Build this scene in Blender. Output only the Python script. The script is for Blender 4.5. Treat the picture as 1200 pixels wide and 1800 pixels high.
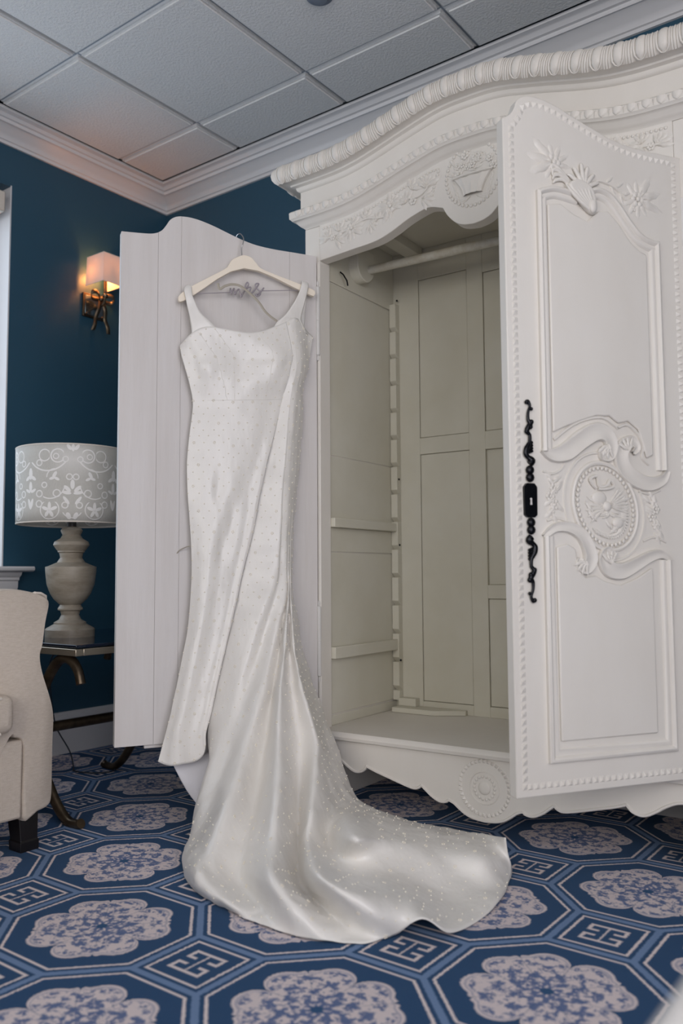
import bpy, bmesh, math, random
from mathutils import Vector, Matrix, noise

for _o in list(bpy.data.objects):
    bpy.data.objects.remove(_o)
SC = bpy.context.scene
COL = SC.collection
PI = math.pi
random.seed(7)

# ------------------------------------------------------------------ camera
CAM = Vector((3.2515, -2.8317, 0.7777))
YAW, PITCH, ROLL = 0.6432, 0.0748, -0.006
fw = Vector((-math.sin(YAW)*math.cos(PITCH), math.cos(YAW)*math.cos(PITCH), math.sin(PITCH)))
rt = Vector((math.cos(YAW), math.sin(YAW), 0)); up = rt.cross(fw)
r2 = rt*math.cos(ROLL)+up*math.sin(ROLL); u2 = up*math.cos(ROLL)-rt*math.sin(ROLL)
cd = bpy.data.cameras.new('camera')
cd.sensor_fit = 'VERTICAL'; cd.sensor_height = 36; cd.sensor_width = 24
cd.lens = 29.506; cd.clip_start = .02
cd.dof.use_dof = True; cd.dof.focus_distance = 2.62; cd.dof.aperture_fstop = 2.4
cam = bpy.data.objects.new('camera', cd); COL.objects.link(cam)
cam.matrix_world = Matrix(((r2.x, u2.x, -fw.x, CAM.x), (r2.y, u2.y, -fw.y, CAM.y), (r2.z, u2.z, -fw.z, CAM.z), (0, 0, 0, 1)))
SC.camera = cam

# ------------------------------------------------------------------ world, daylight, exposure
SC.view_settings.view_transform = 'Standard'
SC.view_settings.look = 'None'
SC.view_settings.exposure = 0.0
SC.view_settings.gamma = 1.0
SC.view_settings.use_curve_mapping = False
w = bpy.data.worlds.new('sky'); SC.world = w; w.use_nodes = True
w.node_tree.nodes['Background'].inputs[0].default_value = (.62, .78, 1, 1)
w.node_tree.nodes['Background'].inputs[1].default_value = 1.0

def area(name, loc, target, sx, sy, energy, col):
    l = bpy.data.lights.new(name, 'AREA'); l.shape = 'RECTANGLE'; l.size = sx; l.size_y = sy
    l.energy = energy; l.color = col
    o = bpy.data.objects.new(name, l); COL.objects.link(o); o.location = loc
    o.rotation_euler = (Vector(target)-Vector(loc)).to_track_quat('-Z', 'Z').to_euler()
    return o
# daylight coming in through the tall windows of the right-hand wall, the wall behind the camera and the window by the armchair
area('window_daylight', (5.13, -3.55, 1.38), (0, -3.55, 1.38), 2.9, 2.2, 82, (.975, .94, .99))
area('window_daylight', (3.5, -5.33, 1.72), (3.5, 0, 1.72), 2.9, 1.55, 58, (1, .945, .87))
area('window_daylight', (-.13, -1.72, 1.6), (3, -1.72, 1.6), 1.6, 1.5, 16, (.74, .86, 1))

# ------------------------------------------------------------------ helpers
def tag(o, label=None, cat=None, group=None, kind=None):
    for k, v in (('label', label), ('category', cat), ('group', group), ('kind', kind)):
        if v: o[k] = v
    return o
def link(o, parent=None):
    COL.objects.link(o)
    if parent is not None: o.parent = parent
    return o
def empty(name, loc=(0, 0, 0), rz=0, parent=None):
    o = bpy.data.objects.new(name, None); o.empty_display_size = .05
    o.location = loc; o.rotation_euler = (0, 0, rz)
    return link(o, parent)
def inst(src, parent, loc=(0, 0, 0), rot=(0, 0, 0), sc=(1, 1, 1)):
    """another piece that shares its mesh with src"""
    o = src.copy(); link(o, None); o.parent = parent
    o.location = loc; o.rotation_euler = rot; o.scale = sc
    return o

class MB:
    def __init__(s): s.v = []; s.f = []
    def add(s, vs, fs):
        n = len(s.v); s.v += [tuple(p) for p in vs]; s.f += [tuple(i+n for i in f) for f in fs]; return s
    def box(s, x0, x1, y0, y1, z0, z1):
        return s.add([(x0, y0, z0), (x1, y0, z0), (x1, y1, z0), (x0, y1, z0), (x0, y0, z1), (x1, y0, z1), (x1, y1, z1), (x0, y1, z1)],
                     [(0, 3, 2, 1), (4, 5, 6, 7), (0, 1, 5, 4), (1, 2, 6, 5), (2, 3, 7, 6), (3, 0, 4, 7)])
    def prism(s, pts, a0, a1, plane='xz'):
        """outline (u,v) extruded from a0 to a1 along the third axis"""
        n = len(pts)
        def P(u, v, a): return {'xz': (u, a, v), 'xy': (u, v, a), 'yz': (a, u, v)}[plane]
        vs = [P(u, v, a0) for u, v in pts]+[P(u, v, a1) for u, v in pts]
        fs = [tuple(range(n)), tuple(range(2*n-1, n-1, -1))]+[(i, i+n, (i+1) % n+n, (i+1) % n) for i in range(n)]
        return s.add(vs, fs)
    def grid(s, rows, closed=False):
        m = len(rows[0]); vs = [p for r in rows for p in r]; fs = []
        for i in range(len(rows)-1):
            for j in range(m if closed else m-1):
                k = (j+1) % m
                fs.append((i*m+j, i*m+k, (i+1)*m+k, (i+1)*m+j))
        return s.add(vs, fs)
    def tube(s, path, r, n=8, cap=True, flat=1.0, nrm=None):
        """round or oval section along a 3D path; r may be a list; flat scales the section along nrm"""
        path = [Vector(p) for p in path]; m = len(path)
        rs = r if isinstance(r, (list, tuple)) else [r]*m
        rows = []; prev = None
        for i, p in enumerate(path):
            t = (path[min(i+1, m-1)]-path[max(i-1, 0)])
            t = t.normalized() if t.length > 1e-9 else Vector((0, 0, 1))
            if nrm is not None: a = Vector(nrm)
            elif prev is not None: a = prev
            else: a = Vector((0, 0, 1)) if abs(t.z) < .9 else Vector((1, 0, 0))
            a = (a-t*a.dot(t)); a = a.normalized() if a.length > 1e-6 else t.orthogonal().normalized()
            prev = a; b = t.cross(a)
            rows.append([p+(a*math.cos(q)*flat+b*math.sin(q))*rs[i] for q in [2*PI*k/n for k in range(n)]])
        base = len(s.v); s.grid(rows, True)
        if cap:
            s.f.append(tuple(base+k for k in range(n-1, -1, -1))); e = base+(m-1)*n
            s.f.append(tuple(e+k for k in range(n)))
        return s
    def sweep(s, path, prof, closed=False, plane='xz', y0=0.0):
        """profile (side, out) swept along a planar (u,v) path, mitred; 'out' leaves the plane along +axis"""
        m = len(path); rows = []
        P2 = [Vector((a, b)) for a, b in path]
        for i in range(m):
            if closed: a, b, c = P2[i-1], P2[i], P2[(i+1) % m]
            else: a, b, c = P2[max(i-1, 0)], P2[i], P2[min(i+1, m-1)]
            d1 = (b-a).normalized() if (b-a).length > 1e-9 else (c-b).normalized()
            d2 = (c-b).normalized() if (c-b).length > 1e-9 else d1
            n1 = Vector((-d1.y, d1.x)); n2 = Vector((-d2.y, d2.x)); nn = (n1+n2)
            nn = nn.normalized() if nn.length > 1e-6 else n1
            k = min(1/max(nn.dot(n1), .35), 2.4)
            row = []
            for sd, out in prof:
                q = b+nn*sd*k
                row.append({'xz': (q.x, y0+out, q.y), 'xy': (q.x, q.y, y0+out), 'yz': (y0+out, q.x, q.y)}[plane])
            rows.append(row)
        if closed: rows.append(rows[0])
        return s.grid(rows)
    def lathe(s, prof, n=32, c=(0, 0, 0), cap=True):
        rows = [[(c[0]+r*math.cos(2*PI*k/n), c[1]+r*math.sin(2*PI*k/n), c[2]+z) for k in range(n)] for r, z in prof]
        base = len(s.v); s.grid(rows, True)
        if cap:
            if prof[0][0] > 1e-4: s.f.append(tuple(base+k for k in range(n-1, -1, -1)))
            if prof[-1][0] > 1e-4: s.f.append(tuple(base+(len(prof)-1)*n+k for k in range(n)))
        return s
    def ball(s, c, r, n=8, m=5, sc=(1, 1, 1)):
        rows = []
        for i in range(m+1):
            a = PI*i/m
            rows.append([(c[0]+r*sc[0]*math.sin(a)*math.cos(2*PI*k/n), c[1]+r*sc[1]*math.sin(a)*math.sin(2*PI*k/n), c[2]+r*sc[2]*math.cos(a)) for k in range(n)])
        return s.grid(rows, True)
    def build(s, name, mat, parent=None, smooth=35, bevel=0, seg=2, solid=0, loc=None, rot=None, weld=False):
        me = bpy.data.meshes.new(name); me.from_pydata(s.v, [], s.f); me.materials.append(mat)
        bm = bmesh.new(); bm.from_mesh(me)
        if weld: bmesh.ops.remove_doubles(bm, verts=bm.verts, dist=1e-5)
        bmesh.ops.recalc_face_normals(bm, faces=bm.faces)
        bm.to_mesh(me); bm.free()
        if smooth:
            me.polygons.foreach_set('use_smooth', [True]*len(me.polygons))
            if smooth < 180: me.set_sharp_from_angle(angle=math.radians(smooth))
        o = bpy.data.objects.new(name, me)
        if loc: o.location = loc
        if rot: o.rotation_euler = rot
        link(o, parent)
        if bevel:
            b = o.modifiers.new('bevel', 'BEVEL'); b.width = bevel; b.segments = seg; b.limit_method = 'ANGLE'; b.angle_limit = math.radians(40)
        if solid:
            q = o.modifiers.new('solid', 'SOLIDIFY'); q.thickness = solid; q.offset = 0
        return o
def box(name, mat, parent, x0, x1, y0, y1, z0, z1, bevel=.003, seg=2):
    return MB().box(x0, x1, y0, y1, z0, z1).build(name, mat, parent, bevel=bevel, seg=seg)

def catmull(pts, n=8, closed=False):
    """smooth curve through points of any dimension"""
    out = []; m = len(pts)
    g = (lambda i: pts[i % m]) if closed else (lambda i: pts[max(0, min(m-1, i))])
    for i in range(m if closed else m-1):
        a, b, c, d = g(i-1), g(i), g(i+1), g(i+2)
        for k in range(n):
            t = k/n
            out.append(tuple(.5*((2*b[q])+(-a[q]+c[q])*t+(2*a[q]-5*b[q]+4*c[q]-d[q])*t*t+(-a[q]+3*b[q]-3*c[q]+d[q])*t*t*t) for q in range(len(b))))
    if not closed: out.append(tuple(pts[-1]))
    return out
def lattice(rows, nu, nv):
    """smooth surface through a grid of control points"""
    rr = [catmull(r, nu) for r in rows]
    cols = [catmull([r[j] for r in rr], nv) for j in range(len(rr[0]))]
    return [[c[i] for c in cols] for i in range(len(cols[0]))]
def lerp_tab(tab, x):
    for (a, va), (b, vb) in zip(tab, tab[1:]):
        if x <= b:
            t = (x-a)/(b-a) if b > a else 0
            t = max(0, min(1, t)); return va+(vb-va)*t
    return tab[-1][1]

# ------------------------------------------------------------------ materials
class E:
    """tiny expression builder for math nodes"""
    nt = None
    def __init__(s, v): s.v = v
    @staticmethod
    def op(o, *a, clamp=False):
        n = E.nt.nodes.new('ShaderNodeMath'); n.operation = o; n.use_clamp = clamp
        for i, x in enumerate(a):
            x = x.v if isinstance(x, E) else x
            if isinstance(x, (int, float)): n.inputs[i].default_value = x
            else: E.nt.links.new(x, n.inputs[i])
        return E(n.outputs[0])
    def __add__(s, o): return E.op('ADD', s, o)
    __radd__ = __add__
    def __sub__(s, o): return E.op('SUBTRACT', s, o)
    def __rsub__(s, o): return E.op('SUBTRACT', o, s)
    def __mul__(s, o): return E.op('MULTIPLY', s, o)
    __rmul__ = __mul__
    def __truediv__(s, o): return E.op('DIVIDE', s, o)
    def __neg__(s): return E.op('MULTIPLY', s, -1)
def eabs(a): return E.op('ABSOLUTE', a)
def emin(*a):
    r = a[0]
    for x in a[1:]: r = E.op('MINIMUM', r, x)
    return r
def emax(*a):
    r = a[0]
    for x in a[1:]: r = E.op('MAXIMUM', r, x)
    return r
def efrac(a): return E.op('FRACT', a)
def ehyp(a, b): return E.op('SQRT', a*a+b*b)
def inside(d, soft): return E.op('MULTIPLY_ADD', d, -1/soft, .5, clamp=True)   # 1 where d < 0
def new_mat(name):
    m = bpy.data.materials.new(name); m.use_nodes = True
    nt = m.node_tree; return m, nt, nt.nodes['Principled BSDF']
def coords(nt, kind='Object'):
    t = nt.nodes.new('ShaderNodeTexCoord'); return t.outputs[kind]
def noise_node(nt, vec, scale, detail=2, rough=.5, stretch=None):
    if stretch:
        mp = nt.nodes.new('ShaderNodeMapping'); mp.inputs['Scale'].default_value = stretch; nt.links.new(vec, mp.inputs[0]); vec = mp.outputs[0]
    n = nt.nodes.new('ShaderNodeTexNoise'); n.inputs['Scale'].default_value = scale; n.inputs['Detail'].default_value = detail
    n.inputs['Roughness'].default_value = rough; nt.links.new(vec, n.inputs['Vector']); return n.outputs[0]
def mixc(nt, f, a, b):
    n = nt.nodes.new('ShaderNodeMix'); n.data_type = 'RGBA'
    def put(s, x):
        if isinstance(x, tuple): s.default_value = x if len(x) == 4 else (*x, 1)
        elif isinstance(x, (int, float)): s.default_value = x
        else: nt.links.new(x, s)
    put(n.inputs[0], f.v if isinstance(f, E) else f); put(n.inputs[6], a); put(n.inputs[7], b)
    return n.outputs[2]
def bump(nt, bsdf, h, strength, dist=.01):
    b = nt.nodes.new('ShaderNodeBump'); b.inputs['Strength'].default_value = strength; b.inputs['Distance'].default_value = dist
    nt.links.new(h.v if isinstance(h, E) else h, b.inputs['Height']); nt.links.new(b.outputs[0], bsdf.inputs['Normal'])
def srgb(r, g, b):
    f = lambda c: (c/255/12.92) if c/255 <= .04045 else ((c/255+.055)/1.055)**2.4
    return (f(r), f(g), f(b), 1)
def mat(name, col, rough=.5, metal=0, spec=.5, var=None, bmp=None, **kw):
    """var=(scale, second colour, stretch), bmp=(scale, strength, stretch)"""
    m, nt, b = new_mat(name)
    b.inputs['Base Color'].default_value = col; b.inputs['Roughness'].default_value = rough
    b.inputs['Metallic'].default_value = metal; b.inputs['Specular IOR Level'].default_value = spec
    for k, v in kw.items(): b.inputs[k.replace('_', ' ')].default_value = v
    if var:
        n = noise_node(nt, coords(nt), var[0], 4, .6, var[2] if len(var) > 2 else None)
        r = nt.nodes.new('ShaderNodeMapRange'); r.inputs[1].default_value = .35; r.inputs[2].default_value = .65
        nt.links.new(n, r.inputs[0])
        nt.links.new(mixc(nt, r.outputs[0], tuple(col), tuple(var[1])), b.inputs['Base Color'])
    if bmp:
        bump(nt, b, noise_node(nt, coords(nt), bmp[0], 3, .6, bmp[2] if len(bmp) > 2 else None), bmp[1], .004)
    return m
M = {}
M['wall'] = mat('navy_wall_paint', srgb(38, 74, 94), .45, spec=.5, bmp=(260, .12))
M['trim'] = mat('white_trim_paint', srgb(208, 206, 206), .4, spec=.4)
M['armoire'] = mat('cream_white_armoire_paint', srgb(223, 218, 210), .42, spec=.45, var=(3.0, srgb(217, 211, 202), (1, 1, .4)), bmp=(45, .10, (1, 1, .25)))
M['plank'] = mat('brushed_white_door_paint', srgb(210, 205, 202), .5, spec=.4, var=(9, srgb(203, 197, 193), (1.4, 1.4, .12)), bmp=(70, .22, (1, 1, .08)))
M['inner'] = mat('cream_interior_paint', srgb(208, 204, 190), .5, spec=.35, var=(2.5, srgb(200, 195, 178)))
M['rod'] = mat('chipped_white_rod_paint', srgb(205, 202, 190), .45, var=(26, srgb(186, 178, 160)))
M['iron'] = mat('black_iron', srgb(14, 14, 20), .32, metal=.6, spec=.6, bmp=(60, .25))
M['dark_gap'] = mat('dark_keyhole', srgb(205, 200, 196), .6)
M['hinge'] = mat('painted_hinge', srgb(210, 207, 203), .4)
M['tile'] = mat('ceiling_tile_fibre', srgb(220, 219, 216), .95, spec=.15, var=(60, srgb(217, 216, 215)), bmp=(105, .8))
M['tbar'] = mat('ceiling_grid_metal', srgb(150, 158, 168), .5)
M['plastic'] = mat('grey_plastic', srgb(120, 128, 140), .5)
M['linen'] = mat('cream_linen', srgb(206, 194, 181), .92, spec=.2, var=(60, srgb(196, 183, 169), (1, 1, 4)), bmp=(330, .5, (1, 1, 2.2)))
M['welt'] = mat('linen_welt', srgb(212, 203, 192), .9, spec=.2)
M['leg'] = mat('dark_wood_leg', srgb(16, 13, 14), .35)
M['bronze'] = mat('aged_bronze', srgb(112, 96, 76), .36, metal=.85, var=(14, srgb(72, 62, 52)))
M['rail'] = mat('brushed_bronze_rail', srgb(168, 156, 138), .3, metal=.8)
M['glass_top'] = mat('dark_glass_top', srgb(10, 20, 38), .06, spec=.7)
M['lampwood'] = mat('grey_limed_wood', srgb(158, 149, 135), .5, var=(10, srgb(130, 120, 105), (1, 1, 3)), bmp=(40, .2, (1, 1, 4)))
M['lampmetal'] = mat('dark_lamp_metal', srgb(70, 66, 66), .4, metal=.6)
M['cord'] = mat('dark_cord', srgb(38, 44, 52), .6)
M['mirror'] = mat('antique_mirror', srgb(120, 135, 140), .12, metal=.9)
M['hanger'] = mat('cream_hanger_wood', srgb(238, 226, 208), .5)
M['chrome'] = mat('chrome_hook', srgb(190, 188, 186), .2, metal=1)
M['wire'] = mat('mauve_silver_wire', srgb(160, 152, 158), .4, metal=.25)
M['ribbon'] = mat('taupe_satin_ribbon', srgb(165, 157, 143), .5)
M['pearl'] = mat('pearl_bead', srgb(238, 230, 214), .2, spec=.8)
M['lining'] = mat('white_lining', srgb(214, 212, 216), .6)
M['pane'] = mat('window_glass', (1, 1, 1, 1), .02, Transmission_Weight=1.0)
M['blind'] = mat('beige_blind_fabric', srgb(205, 196, 184), .8)
M['bench'] = mat('white_bench_fabric', srgb(226, 222, 218), .9, bmp=(200, .3))
def satin():
    m, nt, b = new_mat('ivory_satin')
    b.inputs['Base Color'].default_value = srgb(228, 224, 218); b.inputs['Roughness'].default_value = .32
    b.inputs['Specular IOR Level'].default_value = .5; b.inputs['Sheen Weight'].default_value = .12; b.inputs['Sheen Roughness'].default_value = .4
    v = coords(nt)
    a = noise_node(nt, v, 13, 3, .55, (1, 1, .4)); c = noise_node(nt, v, 420, 1, .5)
    E.nt = nt
    bump(nt, b, E(a)*1.0+E(c)*.03, .42, .012)
    return m
M['satin'] = satin()
# ------------------------------------------------------------------ carpet pattern (flat weave print)
def carpet():
    m, nt, b = new_mat('blue_octagon_carpet'); E.nt = nt
    sep = nt.nodes.new('ShaderNodeSeparateXYZ'); oc = coords(nt); nt.links.new(oc, sep.inputs[0])
    wob = noise_node(nt, oc, 160, 1)
    X = E(sep.outputs[0])-1.6595; Y = E(sep.outputs[1])+1.6066
    L = .4323; s = math.sqrt(.5)/L
    wv = (E(wob)-.5)*.012
    a = (X+Y)*s+wv; bb = (Y-X)*s-wv
    fa = efrac(a+.5)-.5; fb = efrac(bb+.5)-.5          # signed cell coordinates about the nearest flower
    ax = eabs(fa); ay = eabs(fb)
    R = .30
    dO = emin(.5-ax, .5-ay, ((1-R)-ax-ay)*.7071)
    dD = (ax+ay-(1-R))*.7071
    d = emax(dO, dD)
    band = inside(d-.017, .006)
    white = inside(eabs(d-.046)-.0075, .006)
    # fret in the small squares, in room axes
    ga = .5-ax; gb = .5-ay
    ga = efrac(a)-.5; gb = efrac(bb)-.5
    p = (ga-gb)*.7071; q = (ga+gb)*.7071
    ap = eabs(p); aq = eabs(q); t = .0095
    def bar(cx, cy, hx, hy): return emax(eabs(ap-cx)-hx, eabs(aq-cy)-hy)
    # mirrored hooks around an I-shaped centre
    fret = emin(bar(0, .045, t*.5, .045), bar(.045, .09, .055, t), bar(.09, .062, t, .036), bar(.068, .03, .03, t))
    fw_ = inside(fret, .008)*inside(.2-eabs(dD)-.2, .01)*inside(-dD, .01)
    # flower: eight double lobes with a pointed tip between each pair
    ang = E.op('ARCTAN2', fb, fa); rad = ehyp(fa, fb)
    lob = eabs(E.op('COSINE', ang*4.0)); lob2 = eabs(E.op('SINE', ang*4.0))
    tip = E.op('POWER', eabs(E.op('COSINE', ang*2.0)), 60.0)
    rr = .248+.124*E.op('POWER', lob2, .5)+.06*tip
    fl = rad-rr
    flower = inside(fl, .01)
    rim = inside(eabs(fl+.02)-.005, .006)
    vor = nt.nodes.new('ShaderNodeTexVoronoi'); vor.inputs['Scale'].default_value = 60; nt.links.new(oc, vor.inputs['Vector'])
    n1 = E(noise_node(nt, oc, 85, 3, .7)); n2 = E(noise_node(nt, oc, 16, 2, .6))
    motif = E.op('COSINE', ang*8.0)*E.op('SINE', rad*52.0)*.13+E.op('COSINE', ang*16.0)*E.op('SINE', rad*90.0)*.05
    mott = E.op('MULTIPLY_ADD', n1+n2*.3+motif-rad*.45+.08, 9.0, -5.35, clamp=True)*inside(fl+.03, .02)
    core = inside(rad-.03, .01)
    petal = inside(eabs(E.op('SINE', ang*4.0))*rad-.012, .006)*inside(rad-.3, .02)*inside(.09-rad, .02)
    navy = srgb(38, 82, 124); navy2 = srgb(26, 62, 100); lb = srgb(112, 138, 176); wt = srgb(230, 216, 214); mid = srgb(66, 96, 146)
    speck = E(noise_node(nt, oc, 420, 2)); 
    c = mixc(nt, speck, navy2, navy)
    c = mixc(nt, band, c, lb)
    c = mixc(nt, emax(white, fw_), c, wt)
    fcol = mixc(nt, E.op('MULTIPLY', speck, .35), wt, srgb(198, 184, 192))
    fcol = mixc(nt, E.op('MULTIPLY', mott, .9, clamp=True), fcol, mid)
    fcol = mixc(nt, emax(core, petal*.35), fcol, navy)
    c = mixc(nt, flower, c, fcol)
    c = mixc(nt, rim*.4, c, mid)
    nt.links.new(c, b.inputs['Base Color'])
    b.inputs['Roughness'].default_value = 1; b.inputs['Specular IOR Level'].default_value = .08
    b.inputs['Sheen Weight'].default_value = .08
    bump(nt, b, noise_node(nt, oc, 520, 2, .7), .7, .004)
    return m
M['carpet'] = carpet()

# ------------------------------------------------------------------ room shell
CEIL = 2.731; XR, YFRONT, YB = 5.2, -5.4, .012
def struct(o): o['kind'] = 'structure'; return o
fl_ = MB().box(-.2, XR+.2, YFRONT-.2, YB+.2, -.1, 0).build('floor', M['carpet'], smooth=0); struct(fl_)

def wall_with_hole(name, plane, lo, hi, a0, a1, hole):
    """slab along one axis with a rectangular window opening"""
    h0, h1, z0, z1 = hole; mb = MB()
    def bx(u0, u1, w0, w1):
        if plane == 'x': mb.box(a0, a1, u0, u1, w0, w1)
        else: mb.box(u0, u1, a0, a1, w0, w1)
    bx(lo, h0, 0, CEIL+.1); bx(h1, hi, 0, CEIL+.1); bx(h0, h1, 0, z0); bx(h0, h1, z1, CEIL+.1)
    return struct(mb.build(name, M['wall'], smooth=0))
WY0, WY1, WZ0, WZ1 = -2.55, -.862, .815, 2.47
wall_with_hole('wall_left', 'x', YFRONT-.2, YB+.2, -.2, 0, (WY0, WY1, WZ0, WZ1))
wall_with_hole('wall_right', 'x', YFRONT-.2, YB+.2, XR, XR+.2, (-5.05, -2.05, .26, 2.52))
struct(MB().box(0, XR, YB, YB+.2, 0, CEIL+.1).build('wall_back', M['wall'], smooth=0))
wall_with_hole('wall_front', 'y', 0, XR, YFRONT-.2, YFRONT, (2.0, 5.0, .92, 2.52))

# ceiling: slab, lay-in tiles, metal grid
ce = struct(MB().box(-.2, XR+.2, YFRONT-.2, YB+.2, CEIL+.09, CEIL+.2).build('ceiling', M['tbar'], smooth=0))
T = .6096; GX, GY = .6525, -.3948; CP = .1257
xs = [CP]+[GX+i*T for i in range(0, 10) if CP < GX+i*T < XR-CP]+[XR-CP]
ys = [-CP]+[GY-j*T for j in range(0, 10) if YFRONT+CP < GY-j*T < -CP]+[YFRONT+CP]
ys = sorted(ys)
tiles = {}
for i in range(len(xs)-1):
    for j in range(len(ys)-1):
        wx, wy = xs[i+1]-xs[i], ys[j+1]-ys[j]
        key = (round(wx, 3), round(wy, 3))
        if key not in tiles:
            g = .011; mb = MB()
            def ring(ins, z): return [(ins-wx/2, ins-wy/2, z), (wx/2-ins, ins-wy/2, z), (wx/2-ins, wy/2-ins, z), (ins-wx/2, wy/2-ins, z)]
            R_ = [ring(.004, .03), ring(.004, .016), ring(g, .014), ring(g, .006), ring(g+.008, .006), ring(g+.008, 0)]
            mb.grid(R_, True); n = len(mb.v); mb.f.append((0, 1, 2, 3)); mb.f.append((n-4, n-3, n-2, n-1))
            tiles[key] = mb.build('ceiling_tile', M['tile'], ce, smooth=0); o = tiles[key]
        else: o = inst(tiles[key], ce)
        o.location = ((xs[i]+xs[i+1])/2, (ys[j]+ys[j+1])/2, CEIL-.004)
bx_ = None
for k, x in enumerate(xs[1:-1]):
    MB().box(x-.012, x+.012, ys[0], ys[-1], CEIL+.013, CEIL+.03).build('grid_bar', M['tbar'], ce, smooth=0)
for k, y in enumerate(ys[1:-1]):
    for i in range(len(xs)-1):
        MB().box(xs[i]+.012, xs[i+1]-.012, y-.012, y+.012, CEIL+.012, CEIL+.03).build('grid_bar', M['tbar'], ce, smooth=0)

# crown moulding (distance from wall, height) and baseboards, one per wall
HB = .0917
crown = [(0, -HB), (.010, -HB), (.012, -HB+.012), (.019, -HB+.014), (.024, -HB+.026), (.033, -.058), (.050, -.043), (.074, -.033), (.079, -.036), (.083, -.030), (.084, -.024), (.094, -.022), (.104, -.012), (.112, -.010), (.1257, -.008), (.1257, .004), (.0, .004)]
def crown_run(name, P):
    rows = [[P(o, z) for o, z in crown] for P in P]
    mb = MB().grid([[r[i] for i in range(len(crown))] for r in rows], True)
    n = len(crown); mb.f += [tuple(range(n)), tuple(range(2*n-1, n-1, -1))]
    return struct(mb.build(name, M['trim'], smooth=30))
crown_run('trim_1', [lambda o, z: (o, YFRONT+o, CEIL+z), lambda o, z: (o, YB-o*1.09, CEIL+z)])
crown_run('trim_2', [lambda o, z: (o, YB-o*1.09, CEIL+z), lambda o, z: (XR-o, YB-o*1.09, CEIL+z)])
crown_run('trim_3', [lambda o, z: (XR-o, YB-o*1.09, CEIL+z), lambda o, z: (XR-o, YFRONT+o, CEIL+z)])
crown_run('trim_4', [lambda o, z: (XR-o, YFRONT+o, CEIL+z), lambda o, z: (o, YFRONT+o, CEIL+z)])
bb = [(0, 0), (.016, 0), (.016, .128), (.022, .132), (.022, .140), (.018, .146), (.024, .153), (.020, .165), (.010, .172), (.008, .181), (0, .181)]
def base_run(name, Ps):
    mb = MB().grid([[P(o, z) for o, z in bb] for P in Ps], True); n = len(bb)
    mb.f += [tuple(range(n)), tuple(range(2*n-1, n-1, -1))]
    return struct(mb.build(name, M['trim'], smooth=30))
base_run('baseboard_left', [lambda o, z: (o, YFRONT, z), lambda o, z: (o, YB-o, z)])
base_run('baseboard_back', [lambda o, z: (o, YB-o, z), lambda o, z: (XR, YB-o, z)])
base_run('baseboard_right', [lambda o, z: (XR-o, YB-o, z), lambda o, z: (XR-o, YFRONT+o, z)])
base_run('baseboard_front', [lambda o, z: (XR-o, YFRONT+o, z), lambda o, z: (o, YFRONT+o, z)])

# window beside the armchair: frame set deep in a white-lined opening, projecting stool and apron, headrail
w1 = struct(empty('window_1', (0, (WY0+WY1)/2, WZ0)))
hw, hh = (WY1-WY0)/2, WZ1-WZ0
MB().box(-.19, -.001, hw-.006, hw, 0, hh).build('jamb', M['trim'], w1, smooth=0)
MB().box(-.19, -.001, -hw, -hw+.006, 0, hh).build('jamb', M['trim'], w1, smooth=0)
MB().box(-.19, -.001, -hw+.006, hw-.006, hh-.006, hh).build('head', M['wall'], w1, smooth=0)
for a, b_, c, d in ((-hw+.006, -hw+.06, 0, hh-.006), (hw-.06, hw-.006, 0, hh-.006), (-hw+.06, hw-.06, 0, .05), (-hw+.06, hw-.06, hh-.056, hh-.006), (-.02, .02, .05, hh-.056), (-hw+.06, -.02, hh*.5-.018, hh*.5+.018), (.02, hw-.06, hh*.5-.018, hh*.5+.018)):
    MB().box(-.185, -.15, a, b_, c, d).build('window_frame', M['trim'], w1, smooth=0, bevel=.003)
for ya, yb_ in ((-hw+.06, -.02), (.02, hw-.06)):
    for za, zb_ in ((.05, hh*.5-.018), (hh*.5+.018, hh-.056)):
        MB().box(-.17, -.166, ya, yb_, za, zb_).build('pane', M['pane'], w1, smooth=0)
st = [(-.19, -.016), (.075, -.016), (.085, -.010), (.087, -.002), (.082, .006), (-.19, .006)]
mb = MB(); mb.prism(st, -hw-.10, hw+.095, 'xz'); mb.build('sill', M['trim'], w1)
ap = [(.001, -.09), (.022, -.09), (.026, -.08), (.026, -.055), (.036, -.05), (.036, -.04), (.050, -.03), (.056, -.017), (.001, -.017)]
mb = MB(); mb.prism(ap, -hw-.06, hw+.055, 'xz'); mb.build('sill_apron', M['trim'], w1)
mb = MB(); mb.box(-.12, .028, -hw+.02, hw-.045, hh-.14, hh-.05); mb.build('headrail', M['blind'], w1, bevel=.006)
for n_, (ax_, loc) in enumerate((('x', (XR, -3.55, .26)), ('y', (3.5, YFRONT, .92)))):
    wn = struct(empty('window_%d' % (n_+2), loc, 0 if ax_ == 'x' else -PI/2))
    H_ = 2.26 if ax_ == 'x' else 1.6
    for a, b_, c, d in ((-1.5, -1.44, 0, H_), (1.44, 1.5, 0, H_), (-1.44, 1.44, 0, .06), (-1.44, 1.44, H_-.06, H_), (-.52, -.48, .06, H_-.06), (.48, .52, .06, H_-.06)):
        MB().box(.06, .12, a, b_, c, d).build('window_frame', M['trim'], wn, smooth=0, bevel=.004)
    for a, b_ in ((-1.44, -.52), (-.48, .48), (.52, 1.44)):
        MB().box(.088, .092, a, b_, .06, H_-.06).build('pane', M['pane'], wn, smooth=0)

# small round cap on a ceiling tile
sd = empty('ceiling_sprinkler', (1.585, -.715, CEIL-.004))
MB().lathe([(.046, 0), (.046, -.005), (.040, -.009), (.0, -.010)], 28).build('cover_plate', M['plastic'], sd)
MB().lathe([(.030, -.009), (.026, -.015), (.0, -.018)], 24).build('dome', M['plastic'], sd)
tag(sd, 'small grey round fixture on the ceiling tiles at the top edge', 'sprinkler')
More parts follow.
